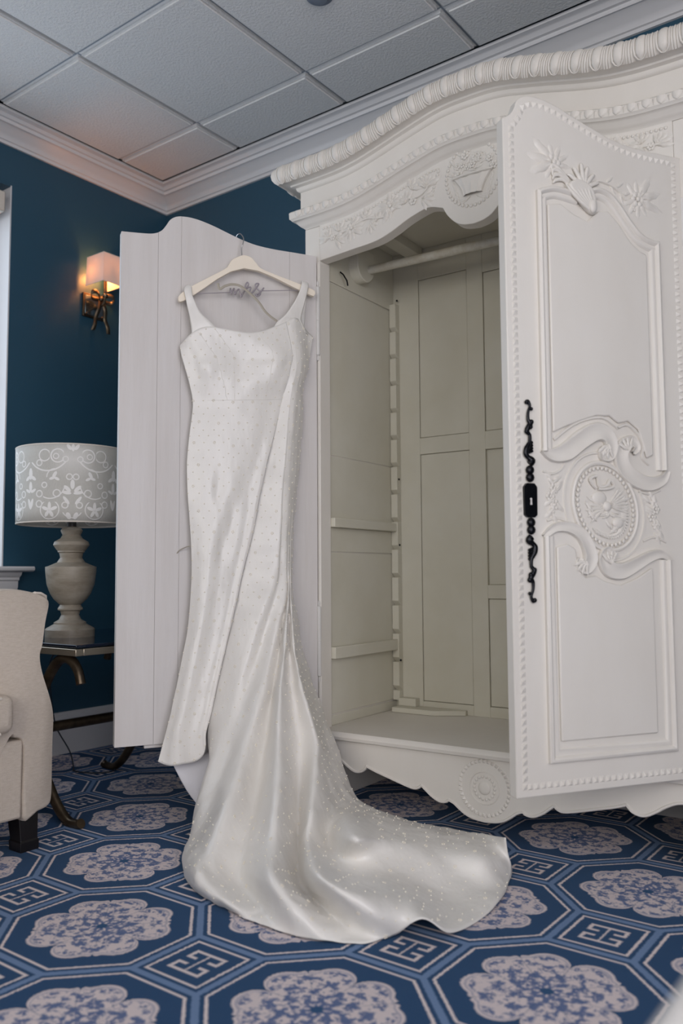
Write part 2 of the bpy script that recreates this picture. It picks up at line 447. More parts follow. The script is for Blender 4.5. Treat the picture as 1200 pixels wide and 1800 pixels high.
# ------------------------------------------------------------------ armoire
arm = empty('armoire', (2.068, -.56, 0), math.radians(2.2))
tag(arm, 'large carved white painted armoire standing open against the navy wall', 'armoire')
PA = M['armoire']
WT = [(0, .100), (.1, .096), (.165, .080), (.24, .061), (.32, .038), (.42, .013), (.5, .003), (.6, 0), (2, 0)]
def wv(x):
    x = abs(x); return (lerp_tab(WT, x-.03)+lerp_tab(WT, abs(x))+lerp_tab(WT, x+.03))/3 if x > .03 else .0985
def slope(x): return (wv(x+.01)-wv(x-.01))/.02
XB, YBACK = .653, .535
FX = [-.60+i*.02 for i in range(61)]
def band(name, prof, parent, mat_=PA, closed=True, smooth=32):
    """moulding that runs round the front and both sides and rises over the middle"""
    rows = [[(-XB-o, YBACK, z) for o, z in prof], [(-XB-o, -o, z) for o, z in prof]]
    rows += [[(x, -o, z+wv(x)) for o, z in prof] for x in FX]
    rows += [[(XB+o, -o, z) for o, z in prof], [(XB+o, YBACK, z) for o, z in prof]]
    mb = MB().grid(rows, closed); n = len(prof)
    mb.f += [tuple(range(n)), tuple(range(len(mb.v)-1, len(mb.v)-n-1, -1))]
    return mb.build(name, mat_, parent, smooth=smooth)
box('side_panel', PA, arm, -XB, -.605, .062, YBACK, .10, 2.10, .002)
box('side_panel', PA, arm, .605, XB, .062, YBACK, .10, 2.10, .002)
for s in (-1, 1):
    pr = [(s*.592, 2.0), (s*.655, 2.0), (s*.655, .0), (s*.612, 0), (s*.606, .06), (s*.600, .13), (s*.592, .17)]
    st_ = MB().prism(pr, 0, .062).build('stile', PA, arm, bevel=.003)
    MB().tube([(s*.598, -.001, .27), (s*.598, -.001, 1.87)], .0035, 6).build('stile_bead', PA, st_)
    x0_, x1_ = min(s*.630, s*XB), max(s*.630, s*XB); box('side_light_baffle', PA, arm, x0_, x1_, .062, .48, .0, .10, .002)  # added unseen panel, blocks side light so the space under the armoire stays dark
    box('back_foot', PA, arm, s*.605, s*.655, .48, YBACK, 0, .10, .003)
# lower frieze with its shaped lower edge
AR = [(0, 1.862), (.034, 1.867), (.062, 1.88), (.09, 1.909), (.107, 1.939), (.148, 1.953), (.177, 1.952), (.236, 1.935), (.298, 1.909), (.362, 1.891), (.459, 1.884), (.592, 1.875)]
ar = catmull(AR[:5], 6)[:-1]+catmull(AR[4:], 6)
low = [(-x, z) for x, z in reversed(ar)]+[(x, z) for x, z in ar[1:]]
topc = [(x, 2.03+wv(x)) for x in [.592-i*.0296 for i in range(41)]]
fr = MB().prism(low+topc, 0, .045).build('frieze', PA, arm, bevel=.002)
up_ = [(-.665+i*.0266, 2.06+wv(-.665+i*.0266)) for i in range(51)]
MB().prism(up_+[(x, z+.09) for x, z in reversed(up_)], -.012, .045).build('upper_frieze', PA, arm, smooth=30)
for s in (-1, 1): MB().box(s*.653, s*.665, .045, YBACK, 2.05, 2.15).build('upper_frieze_return', PA, arm, smooth=0)
low_m = band('waist_moulding', [(-.02, 2.0), (0, 2.0), (.004, 2.005), (.010, 2.008), (.017, 2.014), (.023, 2.022), (.029, 2.026), (.034, 2.027), (.036, 2.030), (.041, 2.034), (.042, 2.056), (.038, 2.061), (.030, 2.064), (.010, 2.065), (-.02, 2.066)], arm)
corn = band('cornice', [(-.03, 2.134), (.012, 2.134), (.018, 2.137), (.022, 2.141), (.024, 2.149), (.030, 2.151), (.037, 2.152), (.039, 2.157), (.042, 2.158), (.064, 2.159), (.070, 2.156), (.078, 2.161), (.085, 2.171), (.088, 2.185), (.086, 2.199), (.080, 2.210), (.070, 2.217), (.05, 2.219), (-.03, 2.219)], arm)
# gadroons on the cornice roll, each its own piece
RP = [(.072, 2.155), (.080, 2.162), (.0865, 2.172), (.089, 2.185), (.087, 2.199), (.081, 2.210), (.071, 2.218)]
RZ = 2.185
def roll(v, h):
    t = max(0, min(1, v))*(len(RP)-1); i = min(int(t), len(RP)-2); k = t-i
    o = RP[i][0]+(RP[i+1][0]-RP[i][0])*k; z = RP[i][1]+(RP[i+1][1]-RP[i][1])*k
    dx, dz = RP[i+1][0]-RP[i][0], RP[i+1][1]-RP[i][1]; L_ = math.hypot(dx, dz)
    return o+dz/L_*h, z-dx/L_*h-RZ
mb = MB(); rows = []
for i in range(9):
    v = .06+i*.94/8; wd = .0125*math.sqrt(max(0, 1-((.42-min(v, .42))/.38)**2)) if v < .42 else .0125
    rows.append([(wd*math.cos(PI*k/6)*-1, -roll(v, .0055*math.sin(PI*k/6)*min(1, wd/.012))[0], roll(v, .0055*math.sin(PI*k/6))[1]) for k in range(7)])
mb.grid(rows)
pu = []
for i in range(15):
    t = i/14; a = -PI+PI*t
    if t < .3: u, v = -.0165, 1-(t/.3)*.6
    elif t > .7: u, v = .0165, .4+((t-.7)/.3)*.6
    else:
        q = (t-.3)/.4*PI; u, v = -.0165*math.cos(q), .4-.4*math.sin(q)
    o, z = roll(v, .001); pu.append((u, -o, z))
mb.tube(pu, .0030, 6)
egg = mb.build('gadroon', PA, corn, smooth=60)
mb = MB()
for u, w_ in ((-.0072, .0028), (0, .0036), (.0072, .0028)):
    mb.tube([(u, -roll(v/6, .0)[0], roll(v/6, .0)[1]) for v in range(7)], w_, 6)
flute = mb.build('flute', PA, corn, smooth=60)
NE = 25; SP = 1.47/NE
first = True
for i in range(NE):
    x = -.735+SP*(i+.62)
    if x > .735: continue
    for src, dx in ((egg, 0), (flute, SP/2)):
        xx = x+dx
        if xx > .738: continue
        loc = (xx, 0, RZ+wv(xx)); rot = (0, -math.atan(slope(xx)), 0)
        if i == 0: src.location = loc; src.rotation_euler = rot
        else: inst(src, corn, loc, rot)
for s in (-1, 1):                                           # the roll turns the corner
    for k in range(8):
        for src, dy in ((egg, 0), (flute, SP/2)):
            y = .02+k*SP+dy
            inst(src, corn, (s*XB, y, RZ), (0, 0, s*PI/2))
# leaf tongues on the waist moulding
mb = MB()
rows = []
for i in range(5):
    t = i/4; wd = .013*math.sqrt(max(0, 1-t*t))+.0005
    rows.append([(wd*-math.cos(PI*k/4), -.0415-.006*math.sin(PI*k/4)*(1-t*.4), .011-.022*t) for k in range(5)])
mb.grid(rows)
mb.add([(.020, -.0415, -.011), (.016, -.0415, .010), (.024, -.0415, .010), (.020, -.047, .004)], [(0, 1, 3), (0, 3, 2), (1, 2, 3)])
tong = mb.build('carved_tongue', PA, low_m, smooth=60)
n = 34
for i in range(n):
    x = -.675+1.35*(i+.5)/n
    loc = (x, 0, 2.045+wv(x)); rot = (0, -math.atan(slope(x)), 0)
    if i == 0: tong.location = loc; tong.rotation_euler = rot
    else: inst(tong, low_m, loc, rot)

# carved leaves and flowers: little bodies with a midrib, sharing meshes
def leaf_mesh(name, parent, out, w_=.40, h=.12, lobes=3, mat_=PA):
    mb = MB(); N = 8; rows = []
    for i in range(N+1):
        t = i/N; b_ = math.sin(PI*min(t*1.02, 1))**.75*w_/2*(1+.16*math.sin(t*lobes*2*PI)) if 0 < t < 1 else .004
        hz = h*math.sin(PI*min(t+.12, 1))
        rows.append([(t, 0, -b_), (t-.03, out*hz*.75, -b_*.5), (t, out*hz*.4, 0), (t-.03, out*hz*.75, b_*.5), (t, 0, b_)])
    mb.grid(rows); return mb.build(name, mat_, parent, smooth=70)
def petal_flower(name, parent, out, n=6, mat_=PA):
    mb = MB()
    for k in range(n):
        a = 2*PI*k/n
        mb.ball((.6*math.cos(a), out*.16, .6*math.sin(a)), .36, 7, 4, (1, .5, 1))
    mb.ball((0, out*.28, 0), .3, 8, 5, (1, .7, 1))
    return mb.build(name, mat_, parent, smooth=70)
class Carve:
    """places carved leaves and rosettes on a face; coordinates are face x,z"""
    def __init__(s, parent, out, y, mat_=PA):
        s.p, s.o, s.y, s.m = parent, out, y, mat_; s.l = s.f = None
    def leaf(s, x, z, ang, L_=.04, wide=1.0, h=1.0):
        if s.l is None: s.l = leaf_mesh('carved_leaf', s.p, s.o, mat_=s.m); o = s.l
        else: o = inst(s.l, s.p)
        o.location = (x, s.y, z); o.rotation_euler = (0, -ang, 0); o.scale = (L_, L_*h, L_*wide); return o
    def flower(s, x, z, r=.016, ang=0):
        if s.f is None: s.f = petal_flower('carved_flower', s.p, s.o, mat_=s.m); o = s.f
        else: o = inst(s.f, s.p)
        o.location = (x, s.y, z); o.rotation_euler = (0, ang, 0); o.scale = (r, r*.8, r); return o
    def spray(s, x, z, ang, n=5, spread=1.9, L_=.035, wide=1.0):
        for k in range(n):
            a = ang+spread*((k/(n-1))-.5); s.leaf(x, z, a, L_*(1-.25*abs((k/(n-1))-.5)*2), wide)
def beads(name, pts, r, step, y, parent, mat_=PA, out=-1, shape='ball'):
    """row of tiny carved beads following a face path"""
    mb = MB(); acc = 0; P = [Vector(p) for p in pts]
    for a, b_ in zip(P, P[1:]):
        d = (b_-a).length; t = step-acc if acc else 0
        while t <= d:
            q = a+(b_-a)*(t/d) if d else a
            if shape == 'ball': mb.ball((q.x, y, q.y), r, 6, 4, (1, .6, 1))
            else:
                u = (b_-a).normalized(); v = Vector((-u.y, u.x))
                c = [q-u*r*1.05-v*r*.9, q+u*r*.95-v*r*.9, q+u*r*.95+v*r*.9, q-u*r*.6+v*r*.9]
                tp = q+u*r*.3-v*r*.45
                mb.add([(p.x, y, p.y) for p in c]+[(tp.x, y+out*r*1.0, tp.y)], [(0, 1, 4), (1, 2, 4), (2, 3, 4), (3, 0, 4)])
            t += step
        acc = (d-(t-step)) if t > step or d else acc
    o = mb.build(name, mat_, parent, smooth=0 if shape != 'ball' else 180); o['kind'] = 'stuff'; return o
cv = Carve(fr, -1, -.0005)
for s in (-1, 1):
    edge = [(s*x, 1.985+wv(x)) for x in [.575-.018*i for i in range(25)]]
    beads('bead_border', edge+[(s*(.118+.006*k), 2.07-.018*k) for k in range(6)], .0052, .0125, -.001, fr)
    stem = catmull([(s*.56, 1.945), (s*.48, 1.955), (s*.40, 1.975), (s*.32, 1.965), (s*.25, 2.00), (s*.19, 2.0), (s*.15, 2.03)], 6)
    MB().tube([(x, -.002, z) for x, z in stem], .0032, 6).build('carved_stem', PA, fr)
    cv.flower(s*.455, 1.957, .022); cv.flower(s*.30, 1.995, .022); cv.flower(s*.37, 1.955, .014); cv.flower(s*.215, 1.99, .016); cv.flower(s*.535, 1.945, .013)
    A0 = 0 if s < 0 else PI
    def fa(a): return a if s < 0 else PI-a
    for x, z, a, n_, L_ in ((.455, 1.955, .4, 6, .060), (.455, 1.955, -2.3, 5, .055), (.30, 1.993, .7, 6, .062), (.30, 1.993, -2.6, 5, .058), (.165, 2.02, 1.4, 6, .06), (.18, 1.99, -.3, 5, .055), (.55, 1.945, 2.4, 5, .05), (.38, 1.955, -1.2, 4, .042), (.24, 1.99, 2.0, 5, .05), (.52, 1.935, -.2, 4, .045), (.40, 1.975, 1.2, 4, .05), (.35, 1.96, 2.2, 4, .045), (.51, 1.96, 1.3, 4, .045), (.22, 2.03, .9, 4, .05)):
        for k in range(n_):
            aa = a+1.9*((k/(n_-1))-.5); cv.leaf(s*x, z, fa(aa), L_*(.8+.3*random.random()), .8, 1.35)
# flower basket in its beaded oval
ov = [(.092*math.cos(t), 2.020+.100*math.sin(t)) for t in [2*PI*k/48 for k in range(49)]]
beads('oval_bead_border', ov, .0062, .0148, -.001, fr)
mb = MB(); rows = []
for i in range(7):
    t = i/6; hwid = .032+.034*t**1.6
    rows.append([(hwid*-math.cos(PI*k/10), -.001-.013*math.sin(PI*k/10)-(.003 if k % 2 else 0), 1.955+.062*t) for k in range(11)])
bsk = mb.grid(rows).build('carved_basket', PA, fr, smooth=25)
MB().tube([(-.068, -.006, 2.019), (-.03, -.017, 2.016), (.03, -.017, 2.016), (.068, -.006, 2.019)], .0045, 6).build('basket_rim', PA, fr)
for k in range(30):
    a = PI*random.random(); r = .075*math.sqrt(random.random())
    x, z = r*math.cos(a)*1.0, 2.025+r*math.sin(a)*.95
    if k % 3 == 0: cv.flower(x, z, .011+.006*random.random(), random.random())
    else: cv.leaf(x, z, random.uniform(.2, PI-.2), .032, .8)
for s in (-1, 1):
    for k in range(5): cv.leaf(s*(.070-.004*k), 2.01-.014*k, -1.2 if s < 0 else -PI+1.2, .026, .9)
    cv.leaf(s*.01, 1.95, -.4 if s > 0 else PI+.4, .04, .7); cv.leaf(s*.02, 1.945, -.1 if s > 0 else PI+.1, .04, .7)

# bottom board, apron
box('bottom_board', PA, arm, -.605, .605, .0, .52, .236, .262, .002)
lip = MB().prism([(-.018, .238), (-.006, .234), (.0, .234), (.0, .262), (-.010, .262), (-.018, .256), (-.021, .248)], -.592, .592, 'yz').build('shelf_lip', PA, arm, bevel=.0)
AP = [(0, .050), (.033, .053), (.06, .061), (.083, .075), (.101, .088), (.119, .0945)], [(.119, .0945), (.128, .088), (.15, .0865), (.177, .099), (.197, .114), (.212, .1255)], [(.212, .1255), (.222, .117), (.238, .113), (.268, .118), (.334, .135), (.38, .147), (.413, .158)], [(.413, .158), (.43, .141), (.457, .136), (.486, .149), (.512, .166), (.545, .181), (.592, .186)]
ap_ = []
for seg in AP: ap_ += catmull(list(seg), 4)[:-1]
ap_.append((.592, .186))
lowa = [(-x, z) for x, z in reversed(ap_)]+[(x, z) for x, z in ap_[1:]]
apr = MB().prism(lowa+[(.592, .236), (-.592, .236)], .001, .03).build('apron', PA, arm, bevel=.0015)
MB().tube([(x, .001, z+.003) for x, z in lowa], .0045, 6).build('apron_bead', PA, apr)
cva = Carve(apr, -1, .001)
def ringpath(cx, cz, r, n=48): return [(cx+r*math.cos(2*PI*k/n), cz+r*math.sin(2*PI*k/n)) for k in range(n+1)]
beads('rosette_rope', ringpath(0, .148, .078), .0062, .0135, .001, apr, shape='leaf')
MB().tube([(x, .001, z) for x, z in ringpath(0, .148, .047)], .0022, 6).build('rosette_ring', PA, apr)
beads('rosette_beads', ringpath(0, .148, .033), .0048, .0115, .001, apr)
MB().ball((0, .001, .148), .020, 20, 8, (1, .25, 1)).build('rosette_boss', PA, apr, smooth=80)

# interior
IN = M['inner']
box('top_board', IN, arm, -.605, .605, .046, .52, 2.052, 2.07, 0)
bk = MB().box(-.605, .605, .522, YBACK, .10, 2.07).build('back_board', IN, arm, smooth=0)
for x0, x1 in ((-.605, -.485), (-.276, -.211), (.211, .276), (.485, .605)):
    box('back_stile', IN, bk, x0, x1, .508, .522, .262, 2.052, .0015)
for x0, x1, zs in ((-.485, -.276, ((.262, .300), (1.240, 1.304), (1.93, 2.052))), (-.211, .211, ((.262, .300), (.688, .738), (1.236, 1.304), (1.905, 2.052))), (.276, .485, ((.262, .300), (1.240, 1.304), (1.93, 2.052)))):
    for z0, z1 in zs: box('back_rail', IN, bk, x0, x1, .508, .522, z0, z1, .0015)
for x0, x1 in ((-.485, -.276), (.276, .485)):
    for z0, z1 in ((.300, 1.240), (1.304, 1.93)): box('back_panel', IN, bk, x0+.0015, x1-.0015, .511, .5215, z0+.0015, z1-.0015, .002)
for z0, z1 in ((.738, 1.236),): box('back_panel', IN, bk, -.2095, .2095, .519, .5215, z0+.0015, z1-.0015, .001)
for z0, z1 in ((.300, .688), (1.304, 1.905)): box('back_panel', IN, bk, -.2095, .2095, .513, .5215, z0+.0015, z1-.0015, .002)
for s in (-1, 1):
    sx = lambda a, b_: (min(s*a, s*b_), max(s*a, s*b_))
    x0, x1 = sx(.605, .598); side = box('inner_side_rail', IN, arm, x0, x1, .062, .508, 1.825, 2.052, .002)
    for z0, z1 in ((.262, .295), (.859, .944), (1.199, 1.822)):
        x0, x1 = sx(.605, .6005 if z0 < 1.19 else .602); box('inner_side_board', IN, arm, x0, x1, .062, .508, z0, z1, .002)
    for z0, z1 in ((.300, .856), (.947, 1.196)):
        x0, x1 = sx(.605, .602); box('inner_side_board', IN, arm, x0, x1, .062, .508, z0, z1, .002)
    for z0, z1 in ((.944, .976), (.490, .530)):
        x0, x1 = sx(.602, .576); MB().prism([(.0625, z0), (.497, z0), (.508, (z0+z1)/2), (.497, z1), (.0625, z1)], x0, x1, 'yz').build('shelf_cleat', IN, arm, bevel=.002)
    # toothed shelf strip in the back corner
    pts = [(.508, .30), (.508, 1.845), (.478, 1.845)]; z = 1.838
    while z > .40:
        pts += [(.478, z-.086), (.500, z-.104), (.478, z-.1041)]; z -= .1075
    pts += [(.478, .30)]
    x0, x1 = sx(.600, .572); tooth = MB().prism(pts, x0, x1, 'yz').build('toothed_strip', IN, arm, bevel=.0012)
    for z in (1.86, 1.148, .892, .45): MB().ball((s*.571, .49, z), .0045, 8, 4).build('screw', M['iron'], tooth)
    x0, x1 = sx(.600, .556)
    brk = MB().prism([(.245+.058*math.cos(a), 1.925+.062*math.sin(a)) for a in [-.15-PI*.85*k/14 for k in range(15)]]+[(.187, 1.985), (.303, 1.985)], x0, x1, 'yz').build('rod_bracket', IN, arm, bevel=.003)
    x0, x1 = sx(.52, .46); box('ceiling_brace', IN, arm, x0, x1, .07, .50, 2.018, 2.052, .002)
MB().tube([(-.558, .27, 1.915), (0, .27, 1.905), (.558, .27, 1.915)], .0155, 16).build('hanging_rod', M['rod'], arm)
MB().prism([(-.575, .425), (-.40, .425), (-.30, .49), (-.30, .505), (-.575, .505)], .2625, .281, 'xy').build('floor_block', IN, arm, bevel=.002)
MB().prism([(-.575, .474), (-.50, .474), (-.50, .507), (-.575, .507)], .281, .31, 'xy').build('floor_block', IN, arm, bevel=.002)
MB().tube([(-.585, .115, 1.868), (-.578, .125, 1.86), (-.572, .14, 1.84), (-.575, .15, 1.825)], .003, 6).build('coat_hook', M['iron'], arm)

# ------------------------------------------------------------------ right-hand door (carved outside faces us)
RT = [(.549, 1.898), (.531, 1.909), (.516, 1.927), (.508, 1.949), (.495, 1.962), (.470, 1.970), (.433, 1.969), (.393, 1.960), (.357, 1.947), (.320, 1.934), (.278, 1.920), (.223, 1.903), (.170, 1.894), (.112, 1.891), (.055, 1.891), (0, 1.891)]
rt_ = catmull(RT[:4], 5)[:-1]+catmull(RT[3:], 5)
rd = MB().prism([(0, .257), (.549, .257)]+rt_, -.030, 0).build('door', PA, arm, bevel=.004, loc=(.608, 0, 0), rot=(0, 0, math.radians(-122.5-2.2)))
rd['label'] = 'carved outer face of the open door with black iron lock plate'
OG = [(0, 0), (0, .009), (.003, .0125), (.008, .0135), (.012, .011), (.015, .006), (.022, .0075), (.027, .006), (.031, .0)]
upc = catmull([(.459, 1.727), (.441, 1.735), (.41, 1.744), (.374, 1.743), (.335, 1.738)], 5)
upc2 = catmull([(.305, 1.752), (.275, 1.762), (.240, 1.754), (.208, 1.728), (.177, 1.691), (.144, 1.660), (.115, 1.648), (.085, 1.645)], 5)
MB().sweep([(.460, 1.074)]+upc, OG).build('panel_moulding', PA, rd, smooth=40)
MB().sweep(upc2+[(.085, 1.04)], OG).build('panel_moulding', PA, rd, smooth=40)
MB().sweep([(.083, .811), (.083, .332), (.461, .332), (.461, .868)], OG).build('panel_moulding', PA, rd, smooth=40)
fld = [(.428, 1.122), (.428, 1.695), (.39, 1.702), (.35, 1.680), (.31, 1.668), (.275, 1.700), (.245, 1.704), (.21, 1.672), (.178, 1.632), (.150, 1.612), (.127, 1.605), (.127, 1.078), (.148, 1.070), (.158, 1.10), (.172, 1.142), (.203, 1.162), (.233, 1.155), (.26, 1.172), (.30, 1.170), (.345, 1.155), (.39, 1.138)]
MB().prism(fld, 0, .007).build('raised_panel', PA, rd, bevel=.005, seg=2)
fld2 = [(.141, .380), (.426, .380), (.426, .842), (.395, .850), (.372, .838), (.365, .79), (.345, .768), (.315, .772), (.285, .758), (.24, .748), (.19, .765), (.141, .792)]
MB().prism(fld2, 0, .007).build('raised_panel', PA, rd, bevel=.005, seg=2)
def scroll(pts, rad, name='scroll'):
    """broad carved ribbon with raised edges, coiling at one end"""
    p = [Vector(q) for q in catmull(pts, 7)]; m = len(p); rows = []
    for k in range(m):
        r = lerp_tab([(i/(len(rad)-1), v) for i, v in enumerate(rad)], k/(m-1)); lift = .35+.65*(k/(m-1))
        d = (p[min(k+1, m-1)]-p[max(k-1, 0)]).normalized(); n_ = Vector((-d.y, d.x))
        row = []
        for a_, h in ((-1, 0), (-.98, .34), (-.86, .50), (-.66, .46), (-.45, .34), (0, .36), (.45, .44), (.66, .56), (.86, .60), (.98, .40), (1, 0)):
            q = p[k]+n_*r*a_; row.append((q.x, max(0, h*(.016+.006*lift)), q.y))
        rows.append(row)
    mb = MB().grid(rows); return mb.build(name, PA, rd, smooth=55)
scroll([(.461, 1.078), (.43, 1.066), (.39, 1.076), (.345, 1.108), (.300, 1.130), (.268, 1.122), (.256, 1.096), (.264, 1.072), (.284, 1.070), (.288, 1.088)], [.007, .017, .024, .025, .024, .021, .019, .016, .012, .006])
scroll([(.083, 1.040), (.100, 1.016), (.14, 1.004), (.18, 1.012), (.215, 1.036), (.229, 1.068), (.218, 1.098), (.195, 1.110), (.180, 1.096), (.192, 1.080)], [.007, .014, .019, .021, .022, .021, .019, .016, .012, .006])
scroll([(.462, .866), (.43, .888), (.39, .890), (.355, .874), (.336, .846), (.328, .815), (.342, .792), (.362, .798), (.360, .815)], [.006, .011, .014, .017, .018, .021, .018, .013, .006])
scroll([(.081, .808), (.11, .824), (.145, .820), (.19, .800), (.235, .783), (.272, .788), (.288, .812), (.276, .832), (.258, .822)], [.006, .011, .014, .017, .021, .022, .019, .014, .006])
def line(pts, r, name='scroll_edge'):
    return MB().tube([(x, .001, z) for x, z in catmull(pts, 5)], r, 6).build(name, PA, rd)
line([(.425, 1.104), (.374, 1.140), (.327, 1.160), (.278, 1.167), (.243, 1.150), (.232, 1.142)], .0045)
line([(.236, 1.143), (.204, 1.153), (.172, 1.132), (.156, 1.10), (.160, 1.072), (.139, 1.055)], .0045)
line([(.40, .842), (.375, .828), (.370, .79), (.345, .762), (.315, .766), (.285, .750), (.24, .741), (.19, .758), (.141, .785)], .004)
# acanthus curls inside the scroll heads
cvd = Carve(rd, 1, .0)
for x, z, a, n_ in ((.270, 1.10, -1.3, 4), (.205, 1.085, 1.2, 4), (.345, .81, -1.0, 4), (.272, .80, 1.5, 4)):
    for k in range(n_):
        o = cvd.leaf(x, z, a+.45*(k-1.5), .040, .6); o.location.y = .010
# tilted oval medallion with its trophy
OC, UA, VA = Vector((.278, .943)), Vector((.42, .907)), Vector((.907, -.42))
def oval(r1, r2, n=56): return [tuple(OC+UA*r1*math.sin(t)+VA*r2*math.cos(t)) for t in [2*PI*k/n for k in range(n+1)]]
MB().tube([(x, .001, z) for x, z in oval(.112, .092)[:-1]+[oval(.112, .092)[0]]], .0065, 8).build('medallion_ring', PA, rd)
MB().tube([(x, .0, z) for x, z in oval(.138, .116)], .004, 6).build('medallion_outer_ring', PA, rd)
pl = MB(); rows = []
for i in range(5):
    rr = 1-i/4; rows.append([(p[0], .001+.006*(1-rr*rr), p[1]) for p in oval(.106*rr+.0005, .086*rr+.0005)[:-1]])
pl.grid(rows, True).build('medallion_field', PA, rd, smooth=70)
beads('medallion_beads', oval(.099, .080), .0060, .0125, .004, rd, out=1)
for k in range(26):
    t = PI*(.98+.0)+PI*.9*k/25; x, z = OC+UA*.084*math.sin(t)+VA*.066*math.cos(t)
    o = cvd.leaf(x, z, t*1.7, .034, .8, 1.5); o.location.y = .004
for k in range(7):
    o = cvd.leaf(OC.x-.004, OC.y+.002, PI*.72+.19*k, .074-.004*abs(k-3), .34, .8); o.location.y = .007
for k in range(5):
    o = cvd.leaf(OC.x+.006, OC.y-.002, -.75+.3*k, .060, .40, .8); o.location.y = .007
bow = [(.03, .045), (.048, .066), (.028, .074), (.022, .05), (.0, .052), (-.012, .066), (-.022, .052), (.0, .044)]
MB().tube([(OC.x+a, .009, OC.y+b_) for a, b_ in catmull(bow, 6, True)], .0042, 6).build('carved_bow', PA, rd)
MB().ball((OC.x, .008, OC.y), .013, 14, 8, (1, .5, 1)).build('carved_knot', PA, rd, smooth=80)
MB().ball((OC.x-.032, .007, OC.y-.04), .014, 14, 8, (1.3, .45, 1)).build('carved_fruit', PA, rd, smooth=80)
MB().ball((OC.x+.022, .006, OC.y+.020), .021, 14, 8, (1.1, .3, .9)).build('carved_drum', PA, rd, smooth=80)
for k in range(46):
    a = random.uniform(0, 2*PI); r = math.sqrt(random.random())*.75
    x, z = OC+UA*.085*r*math.sin(a)+VA*.068*r*math.cos(a)
    if z < OC.y-.01:
        o = cvd.flower(x, z, .0095) if k % 2 else cvd.leaf(x, z, random.uniform(0, 6), .038, .7, 1.3); o.location.y = .0065
# flower sprays in the corners beside the medallion
for x, z, h in ((.432, .965, .048), (.128, .92, .050)):
    for k in range(3): cvd.flower(x+.006*((k % 2)*2-1), z+.020*(k-1), .0145)
    for k in range(12):
        cvd.leaf(x+random.uniform(-.008, .008), z+h*(k/11*2-1)*.8, PI/2*(1 if k > 5 else -1)+random.uniform(-1.1, 1.1), .040, .8, 1.4)
line([(.458, 1.025), (.43, 1.020), (.408, 1.03), (.395, 1.045)], .003); line([(.175, .985), (.14, .978), (.105, .99)], .003)
line([(.45, .905), (.42, .912), (.395, .905)], .003); line([(.165, .858), (.13, .868), (.092, .856)], .003)
# crest at the head of the upper panel: shell cabochon, plumes, two flower sprays
MB().prism(catmull([(.368, 1.752), (.350, 1.728), (.330, 1.708), (.308, 1.690), (.292, 1.687), (.284, 1.700), (.286, 1.728), (.298, 1.756), (.325, 1.770), (.350, 1.768)], 4, True), 0, .016).build('crest_shell', PA, rd, bevel=.006, seg=3)
def plume(pts, rad, y=.012):
    p = catmull(pts, 5); m = len(p); rr = [lerp_tab([(i/(len(rad)-1), v) for i, v in enumerate(rad)], k/(m-1)) for k in range(m)]
    return MB().tube([(x, y, z) for x, z in p], rr, 8, flat=.7, nrm=(0, 1, 0)).build('crest_plume', PA, rd, smooth=75)
for k in range(6):                                          # flutes sweeping down to the tip
    t = k/5; plume([(.378-.066*t, 1.752+.016*t), (.352-.044*t, 1.728+.012*t), (.322-.022*t, 1.706+.010*t), (.294-.006*t, 1.690+.004*t)], [.002, .0065, .007, .003], .013)
for dx, dz, L_ in ((.040, .030, 1), (.026, .048, 1), (.006, .062, 1), (-.012, .056, 1), (-.028, .040, 1), (-.038, .022, 1)):   # plumes above
    plume([(.318+dx*.1, 1.750), (.318+dx*.35, 1.750+dz*.45), (.318+dx, 1.750+dz), (.318+dx*1.25, 1.750+dz*1.02)], [.004, .0075, .0055, .0015], .006)
for k in range(4): plume([(.362, 1.752+.006*k), (.378+.006*k, 1.766+.010*k), (.40+.004*k, 1.762+.012*k), (.41, 1.752+.010*k)], [.003, .006, .005, .0015], .004)
MB().ball((.300, .016, 1.705), .012, 12, 8, (1, .6, 1.5)).build('crest_boss', PA, rd, smooth=80)
line([(.30, 1.765), (.27, 1.782), (.235, 1.778), (.205, 1.765), (.185, 1.745)], .0038, 'crest_stem')
for x, z, a in ((.245, 1.781, 2.4), (.215, 1.772, 2.5), (.235, 1.776, -2.3), (.195, 1.755, 2.7), (.205, 1.762, -2.0)): cvd.leaf(x, z, a, .036, .6)
for fx, fz, an in ((.405, 1.808, .15), (.148, 1.752, PI-.35)):
    cvd.flower(fx, fz, .023); 
    for k in range(3): cvd.flower(fx+.016*math.cos(k*2.1+an), fz-.014+.012*math.sin(k*2.1), .011)
    for k in range(9):
        cvd.leaf(fx, fz, an+(k-3)*.62, .085 if k in (2, 3, 4) else .055, .72)
# running leaf border round the edge
inner = [(.525, .282)]+[(.525, 1.876)]+[(.505, 1.905), (.492, 1.935), (.47, 1.948), (.433, 1.947), (.393, 1.938), (.357, 1.925), (.32, 1.912), (.278, 1.898), (.223, 1.881), (.17, 1.872), (.112, 1.869), (.025, 1.869)]+[(.025, .282), (.525, .282)]
beads('edge_leaf_border', inner, .0080, .0185, .0, rd, out=.62, shape='leaf')
for off in (.0115,):
    pass
